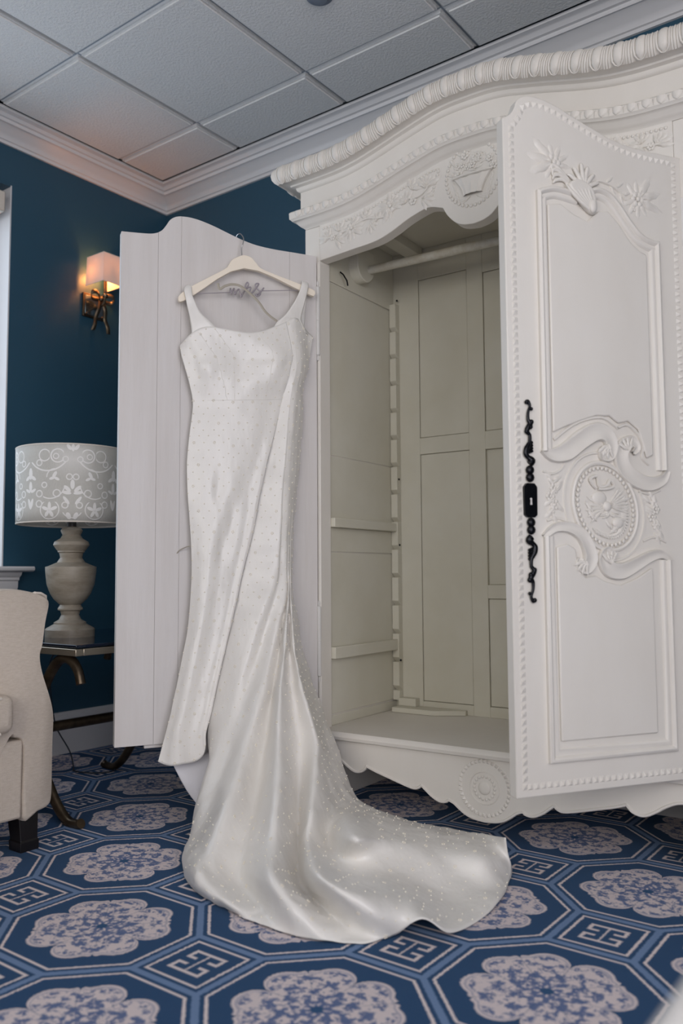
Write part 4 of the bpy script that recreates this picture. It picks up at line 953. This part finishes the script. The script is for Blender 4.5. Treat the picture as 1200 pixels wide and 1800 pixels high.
G2=[[[-0.161,-0.214,1.619],[-0.177,-0.214,1.629],[-0.19,-0.216,1.637],[-0.199,-0.219,1.639],[-0.207,-0.223,1.639],[-0.214,-0.227,1.637],[-0.222,-0.232,1.631],[-0.23,-0.237,1.624],[-0.238,-0.242,1.618],[-0.247,-0.248,1.613],[-0.255,-0.254,1.608],[-0.266,-0.26,1.603],[-0.278,-0.266,1.596]],[[-0.175,-0.208,1.479],[-0.194,-0.209,1.482],[-0.2,-0.211,1.483],[-0.207,-0.214,1.484],[-0.215,-0.218,1.486],[-0.222,-0.223,1.488],[-0.229,-0.229,1.49],[-0.237,-0.236,1.493],[-0.243,-0.244,1.495],[-0.248,-0.25,1.497],[-0.253,-0.257,1.5],[-0.257,-0.263,1.502],[-0.262,-0.269,1.503]],[[-0.16,-0.214,1.402],[-0.181,-0.21,1.404],[-0.188,-0.211,1.405],[-0.196,-0.214,1.406],[-0.204,-0.218,1.407],[-0.21,-0.223,1.409],[-0.218,-0.229,1.411],[-0.225,-0.237,1.413],[-0.23,-0.244,1.415],[-0.234,-0.251,1.417],[-0.237,-0.258,1.419],[-0.241,-0.264,1.421],[-0.244,-0.271,1.422]],[[-0.147,-0.222,1.345],[-0.17,-0.212,1.345],[-0.179,-0.212,1.346],[-0.189,-0.214,1.347],[-0.196,-0.218,1.349],[-0.202,-0.223,1.35],[-0.209,-0.23,1.352],[-0.217,-0.237,1.354],[-0.223,-0.244,1.356],[-0.227,-0.251,1.358],[-0.232,-0.258,1.36],[-0.236,-0.264,1.361],[-0.241,-0.271,1.363]],[[-0.124,-0.229,1.249],[-0.157,-0.21,1.249],[-0.169,-0.21,1.25],[-0.182,-0.213,1.251],[-0.19,-0.218,1.252],[-0.197,-0.224,1.254],[-0.205,-0.231,1.255],[-0.213,-0.238,1.257],[-0.219,-0.245,1.259],[-0.224,-0.252,1.26],[-0.229,-0.259,1.262],[-0.234,-0.265,1.263],[-0.239,-0.271,1.264]],[[-0.101,-0.231,1.153],[-0.148,-0.208,1.153],[-0.16,-0.208,1.154],[-0.173,-0.212,1.155],[-0.182,-0.218,1.156],[-0.19,-0.224,1.158],[-0.198,-0.231,1.159],[-0.206,-0.238,1.16],[-0.212,-0.246,1.162],[-0.217,-0.252,1.163],[-0.222,-0.26,1.164],[-0.227,-0.265,1.165],[-0.231,-0.271,1.166]],[[-0.079,-0.232,1.058],[-0.135,-0.206,1.058],[-0.149,-0.207,1.059],[-0.165,-0.211,1.06],[-0.175,-0.217,1.061],[-0.183,-0.224,1.062],[-0.191,-0.231,1.063],[-0.198,-0.238,1.064],[-0.204,-0.246,1.065],[-0.209,-0.253,1.066],[-0.213,-0.26,1.067],[-0.217,-0.266,1.067],[-0.221,-0.272,1.068]],[[-0.061,-0.231,0.965],[-0.129,-0.202,0.965],[-0.144,-0.204,0.965],[-0.16,-0.207,0.966],[-0.169,-0.213,0.966],[-0.175,-0.218,0.967],[-0.182,-0.226,0.968],[-0.188,-0.231,0.968],[-0.194,-0.241,0.969],[-0.199,-0.249,0.97],[-0.203,-0.257,0.97],[-0.207,-0.264,0.971],[-0.211,-0.271,0.971]],[[-0.04,-0.231,0.872],[-0.122,-0.198,0.872],[-0.14,-0.202,0.872],[-0.157,-0.203,0.872],[-0.165,-0.21,0.873],[-0.169,-0.212,0.873],[-0.176,-0.22,0.873],[-0.181,-0.224,0.873],[-0.188,-0.237,0.874],[-0.192,-0.246,0.874],[-0.197,-0.255,0.875],[-0.201,-0.263,0.875],[-0.205,-0.27,0.875]],[[-0.015,-0.23,0.781],[-0.111,-0.194,0.78],[-0.135,-0.199,0.78],[-0.156,-0.199,0.78],[-0.164,-0.206,0.78],[-0.168,-0.206,0.78],[-0.174,-0.215,0.78],[-0.179,-0.217,0.78],[-0.186,-0.232,0.78],[-0.19,-0.242,0.78],[-0.195,-0.252,0.78],[-0.199,-0.261,0.78],[-0.203,-0.269,0.78]],[[0.001,-0.228,0.708],[-0.081,-0.186,0.708],[-0.115,-0.191,0.707],[-0.145,-0.182,0.707],[-0.157,-0.193,0.707],[-0.156,-0.175,0.707],[-0.166,-0.194,0.706],[-0.167,-0.185,0.707],[-0.179,-0.211,0.706],[-0.187,-0.227,0.705],[-0.193,-0.239,0.705],[-0.199,-0.251,0.705],[-0.205,-0.262,0.704]],[[0.02,-0.225,0.628],[-0.048,-0.176,0.628],[-0.086,-0.183,0.627],[-0.115,-0.162,0.627],[-0.138,-0.179,0.626],[-0.136,-0.14,0.628],[-0.157,-0.171,0.626],[-0.16,-0.149,0.627],[-0.179,-0.186,0.624],[-0.191,-0.209,0.623],[-0.201,-0.225,0.622],[-0.21,-0.24,0.621],[-0.219,-0.253,0.62]],[[0.041,-0.222,0.545],[-0.021,-0.167,0.547],[-0.061,-0.174,0.545],[-0.089,-0.141,0.546],[-0.122,-0.165,0.543],[-0.117,-0.103,0.548],[-0.148,-0.146,0.543],[-0.152,-0.111,0.546],[-0.177,-0.161,0.541],[-0.194,-0.191,0.538],[-0.206,-0.211,0.536],[-0.218,-0.229,0.534],[-0.23,-0.244,0.532]],[[0.056,-0.22,0.487],[0.002,-0.159,0.491],[-0.039,-0.158,0.489],[-0.067,-0.118,0.491],[-0.105,-0.143,0.487],[-0.098,-0.068,0.495],[-0.141,-0.118,0.488],[-0.152,-0.077,0.491],[-0.182,-0.136,0.484],[-0.203,-0.172,0.479],[-0.218,-0.195,0.477],[-0.233,-0.215,0.474],[-0.246,-0.233,0.471]],[[0.069,-0.218,0.434],[0.023,-0.152,0.439],[-0.017,-0.141,0.438],[-0.046,-0.094,0.442],[-0.088,-0.12,0.436],[-0.079,-0.032,0.447],[-0.133,-0.088,0.438],[-0.15,-0.042,0.442],[-0.186,-0.11,0.432],[-0.211,-0.153,0.425],[-0.229,-0.179,0.421],[-0.246,-0.201,0.418],[-0.261,-0.22,0.415]],[[0.083,-0.215,0.375],[0.043,-0.144,0.383],[0.007,-0.121,0.383],[-0.02,-0.067,0.389],[-0.07,-0.095,0.382],[-0.063,0.008,0.397],[-0.129,-0.055,0.384],[-0.154,-0.003,0.389],[-0.195,-0.081,0.376],[-0.224,-0.132,0.367],[-0.243,-0.161,0.362],[-0.262,-0.185,0.357],[-0.279,-0.206,0.353]],[[0.094,-0.213,0.324],[0.061,-0.137,0.334],[0.027,-0.105,0.336],[0.002,-0.044,0.344],[-0.055,-0.072,0.336],[-0.048,0.043,0.354],[-0.125,-0.026,0.337],[-0.157,0.031,0.344],[-0.203,-0.056,0.327],[-0.235,-0.113,0.316],[-0.257,-0.146,0.309],[-0.277,-0.171,0.304],[-0.296,-0.194,0.299]],[[0.095,-0.21,0.256],[0.093,-0.128,0.27],[0.058,-0.082,0.276],[0.032,-0.012,0.286],[-0.036,-0.042,0.275],[-0.031,0.09,0.299],[-0.118,0.012,0.278],[-0.155,0.076,0.286],[-0.209,-0.022,0.264],[-0.248,-0.088,0.249],[-0.275,-0.125,0.24],[-0.298,-0.152,0.233],[-0.321,-0.178,0.227]],[[0.089,-0.19,0.173],[0.133,-0.09,0.195],[0.104,-0.025,0.197],[0.089,0.085,0.213],[0.009,0.035,0.189],[0.007,0.2,0.23],[-0.094,0.085,0.195],[-0.107,0.18,0.217],[-0.193,0.07,0.186],[-0.233,0.015,0.172],[-0.271,-0.035,0.161],[-0.3,-0.075,0.153],[-0.331,-0.125,0.139]],[[0.122,-0.14,0.096],[0.173,-0.04,0.118],[0.153,0.05,0.13],[0.142,0.17,0.154],[0.055,0.13,0.128],[0.049,0.3,0.173],[-0.057,0.175,0.13],[-0.053,0.29,0.166],[-0.143,0.2,0.137],[-0.208,0.135,0.121],[-0.265,0.065,0.108],[-0.307,0.02,0.095],[-0.33,0.015,0.085]],[[0.164,-0.07,0.029],[0.199,0.005,0.051],[0.201,0.13,0.074],[0.188,0.23,0.098],[0.11,0.235,0.078],[0.08,0.38,0.119],[-0.022,0.27,0.071],[-0.013,0.37,0.108],[-0.101,0.3,0.081],[-0.076,0.512,0.16],[-0.223,0.32,0.115],[-0.347,0.172,0.08],[-0.431,0.107,0.05]],[[0.212,0.074,0.03],[0.231,0.083,0.035],[0.248,0.284,0.065],[0.217,0.315,0.05],[0.139,0.322,0.022],[0.135,0.533,0.105],[0.018,0.4,0.03],[0.059,0.631,0.125],[-0.07,0.465,0.07],[-0.15,0.458,0.095],[-0.263,0.422,0.095],[-0.402,0.322,0.07],[-0.506,0.214,0.045]],[[0.228,0.106,0.015],[0.243,0.123,0.022],[0.257,0.293,0.034],[0.216,0.43,0.03],[0.143,0.482,0.014],[0.116,0.618,0.06],[0.014,0.595,0.014],[-0.013,0.718,0.075],[-0.129,0.635,0.06],[-0.25,0.561,0.022],[-0.366,0.526,0.03],[-0.422,0.51,0.07],[-0.541,0.325,0.055]],[[0.234,0.125,0.004],[0.25,0.164,0.004],[0.245,0.273,0.004],[0.199,0.443,0.004],[0.152,0.553,0.004],[0.091,0.638,0.004],[-0.003,0.71,0.004],[-0.08,0.703,0.006],[-0.127,0.75,0.045],[-0.204,0.75,0.004],[-0.375,0.655,0.004],[-0.52,0.501,0.006],[-0.51,0.501,0.1]]]
ST=[[[[0.152,-0.234,1.541],[0.125,-0.225,1.556],[0.064,-0.214,1.562]],[[0.152,-0.23,1.564],[0.133,-0.222,1.58],[0.094,-0.214,1.59]],[[0.157,-0.23,1.599],[0.145,-0.226,1.61],[0.126,-0.221,1.62]],[[0.166,-0.233,1.639],[0.154,-0.231,1.648],[0.141,-0.229,1.654]],[[0.174,-0.234,1.679],[0.163,-0.23,1.68],[0.15,-0.232,1.678]],[[0.175,-0.24,1.696],[0.164,-0.236,1.7],[0.151,-0.236,1.696]],[[0.167,-0.255,1.71],[0.156,-0.255,1.717],[0.145,-0.255,1.714]],[[0.161,-0.28,1.701],[0.15,-0.28,1.703],[0.139,-0.28,1.701]],[[0.147,-0.28,1.614],[0.136,-0.28,1.625],[0.123,-0.28,1.64]],[[0.139,-0.275,1.557],[0.126,-0.275,1.568],[0.105,-0.275,1.589]]],[[[-0.254,-0.25,1.595],[-0.191,-0.225,1.612],[-0.113,-0.215,1.583]],[[-0.237,-0.24,1.618],[-0.192,-0.221,1.635],[-0.131,-0.214,1.616]],[[-0.222,-0.229,1.642],[-0.193,-0.22,1.644],[-0.161,-0.215,1.645]],[[-0.235,-0.232,1.696],[-0.221,-0.229,1.703],[-0.204,-0.227,1.71]],[[-0.248,-0.234,1.748],[-0.234,-0.23,1.749],[-0.222,-0.232,1.754]],[[-0.252,-0.24,1.764],[-0.238,-0.236,1.767],[-0.226,-0.236,1.769]],[[-0.256,-0.255,1.777],[-0.244,-0.255,1.781],[-0.231,-0.255,1.783]],[[-0.263,-0.28,1.767],[-0.251,-0.28,1.769],[-0.24,-0.28,1.772]],[[-0.257,-0.28,1.701],[-0.244,-0.28,1.708],[-0.23,-0.28,1.718]],[[-0.248,-0.275,1.609],[-0.228,-0.275,1.616],[-0.203,-0.275,1.634]]]]
LIN=[[[0.198,-0.27,0.21],[0.155,-0.265,0.207],[0.111,-0.26,0.213],[0.065,-0.24,0.239]],[[0.186,-0.26,0.182],[0.149,-0.25,0.18],[0.114,-0.23,0.185],[0.086,-0.2,0.188]],[[0.168,-0.24,0.143],[0.147,-0.22,0.145],[0.125,-0.2,0.147],[0.104,-0.17,0.152]],[[0.154,-0.21,0.116],[0.141,-0.19,0.118],[0.128,-0.17,0.119],[0.122,-0.14,0.12]],[[0.14,-0.17,0.095],[0.136,-0.16,0.096],[0.131,-0.15,0.096],[0.128,-0.13,0.097]]]
BK=[[[0.173,-0.27,1.511],[0.067,-0.27,1.522],[-0.042,-0.27,1.533],[-0.154,-0.27,1.544],[-0.271,-0.27,1.556]],[[0.148,-0.278,1.425],[0.053,-0.278,1.434],[-0.045,-0.278,1.442],[-0.145,-0.278,1.451],[-0.249,-0.278,1.461]],[[0.129,-0.278,1.346],[0.041,-0.278,1.353],[-0.049,-0.278,1.36],[-0.142,-0.278,1.367],[-0.237,-0.278,1.375]],[[0.139,-0.278,1.24],[0.049,-0.278,1.245],[-0.043,-0.278,1.251],[-0.138,-0.278,1.257],[-0.235,-0.278,1.263]],[[0.145,-0.278,1.055],[0.058,-0.278,1.058],[-0.032,-0.278,1.061],[-0.123,-0.278,1.064],[-0.217,-0.278,1.067]],[[0.132,-0.278,0.872],[0.051,-0.278,0.873],[-0.031,-0.278,0.874],[-0.115,-0.278,0.874],[-0.202,-0.278,0.875]],[[0.134,-0.278,0.691],[0.051,-0.278,0.69],[-0.033,-0.278,0.688],[-0.12,-0.278,0.687],[-0.21,-0.278,0.685]],[[0.158,-0.278,0.513],[0.061,-0.278,0.509],[-0.039,-0.278,0.504],[-0.142,-0.278,0.5],[-0.247,-0.278,0.495]],[[0.19,-0.278,0.356],[0.072,-0.278,0.348],[-0.05,-0.278,0.34],[-0.177,-0.278,0.331],[-0.308,-0.278,0.322]],[[0.227,-0.278,0.22],[0.087,-0.278,0.207],[-0.059,-0.278,0.195],[-0.212,-0.278,0.181],[-0.371,-0.278,0.167]]]
RB=[[0.067,-0.226,1.725],[0.062,-0.226,1.706],[0.045,-0.226,1.718],[0.022,-0.226,1.727],[-0.003,-0.226,1.727],[-0.023,-0.226,1.717],[-0.046,-0.226,1.701],[-0.072,-0.226,1.678],[-0.091,-0.226,1.653],[-0.111,-0.226,1.636],[-0.135,-0.226,1.622]]
LP=[[0.181,-0.284,0.849],[0.175,-0.278,0.858],[0.164,-0.27,0.865],[0.153,-0.255,0.87],[0.136,-0.25,0.873]]
hang=[[0.008,0.174],[-0.009,0.179],[-0.031,0.174],[-0.048,0.158],[-0.079,0.137],[-0.238,0.098],[-0.258,0.083],[-0.255,0.074],[-0.249,0.071],[-0.201,0.085],[-0.006,0.134],[0.156,0.026],[0.191,0.001],[0.208,-0.006],[0.212,0.004],[0.206,0.019],[0.164,0.054],[0.062,0.121],[0.045,0.142],[0.033,0.159]]
hook=[[0.0,0.0,0.178],[0.001,0.0,0.205],[-0.003,0.002,0.22],[-0.007,-0.005,0.239],[-0.005,-0.02,0.257],[-0.003,-0.038,0.268],[0.0,-0.058,0.27],[0.0,-0.07,0.26],[-0.001,-0.072,0.243]]
letters=[[[0.04,0.048],[0.039,0.062],[0.038,0.056],[0.036,0.043],[0.033,0.052],[0.029,0.06],[0.026,0.062],[0.024,0.043],[0.019,0.053],[0.014,0.06],[0.009,0.062],[0.007,0.054],[0.002,0.038],[-0.001,0.046]],[[-0.001,0.046],[-0.01,0.062],[-0.014,0.082],[-0.019,0.09],[-0.023,0.085],[-0.019,0.073],[-0.01,0.059],[-0.019,0.071],[-0.03,0.075],[-0.028,0.065],[-0.026,0.054],[-0.031,0.053],[-0.037,0.058]],[[-0.037,0.058],[-0.047,0.071],[-0.058,0.088],[-0.056,0.091],[-0.049,0.089],[-0.047,0.082],[-0.055,0.071],[-0.064,0.062],[-0.061,0.052],[-0.053,0.048],[-0.048,0.052],[-0.055,0.055],[-0.067,0.066],[-0.076,0.079]]]
wire=[[0.156,0.029],[0.041,0.048],[-0.063,0.067],[-0.201,0.087]]
# ------------------------------------------------------------------ hanger on the left door
FLX, FLY = 1.45645, -.58349
def door_point(x, d, z):
    a = math.radians(-120); return (FLX+math.cos(a)*x-math.sin(a)*d, FLY+math.sin(a)*x+math.cos(a)*d, z)
hg = empty('clothes_hanger', door_point(.28, .05, 1.66), math.radians(-120))
tag(hg, 'cream wooden hanger with silver wire script hooked over the door top', 'hanger')
hp = catmull(hang, 4, True)
MB().prism(hp, -.007, .007).build('hanger_body', M['hanger'], hg, bevel=.0035, seg=2)
MB().tube(catmull([tuple(p) for p in hook], 6), .0021, 8).build('hook', M['chrome'], hg, smooth=80)
for s in letters:
    MB().tube([(x, 0, z) for x, z in catmull(s, 5)], .0026, 6).build('wire_letter', M['wire'], hg, smooth=80)
MB().tube([(wire[0][0], 0, wire[0][1]), (wire[1][0], 0, wire[1][1])], .0014, 6).build('crossbar_wire', M['wire'], hg)
MB().tube([(wire[2][0], 0, wire[2][1]), (wire[3][0], 0, wire[3][1])], .0014, 6).build('crossbar_wire', M['wire'], hg)

# ------------------------------------------------------------------ wedding dress
dr = empty('wedding_dress', door_point(.3, .3, 0), math.radians(-120))
tag(dr, 'ivory satin wedding dress with pearl beading and train hanging on armoire door', 'dress')
SA = M['satin']
surf1 = lattice([[tuple(p) for p in r] for r in G1], 8, 8)
surf2 = lattice([[tuple(p) for p in r] for r in G2], 9, 9)
def wrinkle(S, amp):
    """soft cloth irregularity along the local normal"""
    n, m = len(S), len(S[0]); out = []
    for i in range(n):
        row = []
        for j in range(m):
            p = Vector(S[i][j]); a = Vector(S[min(i+1, n-1)][j])-Vector(S[max(i-1, 0)][j]); b_ = Vector(S[i][min(j+1, m-1)])-Vector(S[i][max(j-1, 0)])
            nn = a.cross(b_); nn = nn.normalized() if nn.length > 1e-9 else Vector((0, 1, 0))
            low = max(0, min(1, (.16-p.z)/.1)); k = noise.noise(p*9)*.6+noise.noise(p*21)*.4+low*1.5*abs(noise.noise(Vector((p.x*7+p.y*5, p.y*16-p.x*9, 3))))
            q = p+nn*k*amp
            if q.z < .003: q.z = .003
            row.append(tuple(q))
        out.append(row)
    return out
surf1 = wrinkle(surf1, .0035); surf2 = wrinkle(surf2, .0065)
s1 = MB().grid(surf1).build('bodice_and_skirt', SA, dr, smooth=180, solid=.002)
s2 = MB().grid(surf2).build('train', SA, dr, smooth=180, solid=.002)
for S_ in ST:
    MB().grid(lattice([[tuple(p) for p in r] for r in S_], 3, 4)).build('shoulder_strap', SA, dr, smooth=180, solid=.002)
MB().grid(lattice([[tuple(p) for p in r] for r in LIN], 4, 4)).build('inner_lining', M['lining'], dr, smooth=180, solid=.002)
MB().grid(lattice([[tuple(p) for p in r] for r in BK], 4, 4)).build('skirt_back', SA, dr, smooth=180, solid=.002)
MB().tube(catmull([tuple(p) for p in RB], 4), .0042, 8, flat=.3, nrm=(0, 1, 0)).build('hanging_ribbon', M['ribbon'], dr, smooth=80)
MB().tube(catmull([tuple(p) for p in LP], 4), .0016, 6).build('bustle_loop', M['ribbon'], dr, smooth=80)
def seam(S, path, r=.0008, off=.0012):
    pts = []
    for i, j in path:
        i = max(0, min(len(S)-1, i)); j = max(0, min(len(S[0])-1, j)); p = Vector(S[i][j]); pts.append((p.x, p.y+off, p.z))
    return MB().tube(pts, r, 5).build('seam', SA, dr, smooth=80)
W_ = 32
seam(surf1, [(W_, j) for j in range(13, 81)])
for c0_, c1_ in ((21, 29), (35, 35), (61, 59)):
    seam(surf1, [(i, round(c0_+(c1_-c0_)*i/W_)) for i in range(1, W_+1)])
# pearls: staggered rows, every third one a small star of five
mb = MB(); OCT = [(1, 0, 0), (-1, 0, 0), (0, 1, 0), (0, -1, 0), (0, 0, 1), (0, 0, -1)]
OF = [(0, 2, 4), (2, 1, 4), (1, 3, 4), (3, 0, 4), (2, 0, 5), (1, 2, 5), (3, 1, 5), (0, 3, 5)]
def pearl(p, r): mb.ball(p, r, 6, 4)
cnt = 0; placed = {}
def scatter(S):
    """pearls on a staggered net: hanging cloth is netted upright, cloth on the floor flat"""
    global cnt
    n, m = len(S), len(S[0]); best = {}
    GXs, GZs = .031, .0235
    for i in range(1, n-1):
        for j in range(1, m-1):
            p = S[i][j]; flat = p[2] < .13
            u, v = (p[0], p[1]) if flat else (p[0], p[2])
            r = round(v/GZs); off = .5*(r % 2); c = round(u/GXs-off)
            d = abs(u-(c+off)*GXs)+abs(v-r*GZs); k = (flat, r, c)
            if d < .011 and (k not in best or d < best[k][0]): best[k] = (d, i, j)
    for k in sorted(best):
        d, i, j = best[k]; p = Vector(S[i][j]); key = tuple(int(math.floor(q/.02)) for q in p); near = False
        for dx in (-1, 0, 1):
            for dy in (-1, 0, 1):
                for dz in (-1, 0, 1):
                    for q in placed.get((key[0]+dx, key[1]+dy, key[2]+dz), ()):
                        if (q-p).length < (.017 if p.z > .25 else .023): near = True
        if near: continue
        placed.setdefault(key, []).append(p); cnt += 1
        a = Vector(S[i+1][j])-Vector(S[i-1][j]); b_ = Vector(S[i][j+1])-Vector(S[i][j-1])
        nn = a.cross(b_).normalized()
        if nn.y+nn.z*.6 < 0: nn = -nn
        c = p+nn*.0020
        if k[1] % 3 == 0 and k[2] % 2 == 0:
            u = a.normalized(); v = nn.cross(u)
            for q in range(5): pearl(c+(u*math.cos(q*1.257)+v*math.sin(q*1.257))*.0034, .0016)
        else: pearl(c, .0021 if p.z > .25 else .0018)
scatter(surf1); scatter(surf2)
pb = mb.build('pearl_beading', M['pearl'], dr, smooth=180); pb['kind'] = 'stuff'; pb['label'] = 'tiny sewn pearl beads in staggered rows'
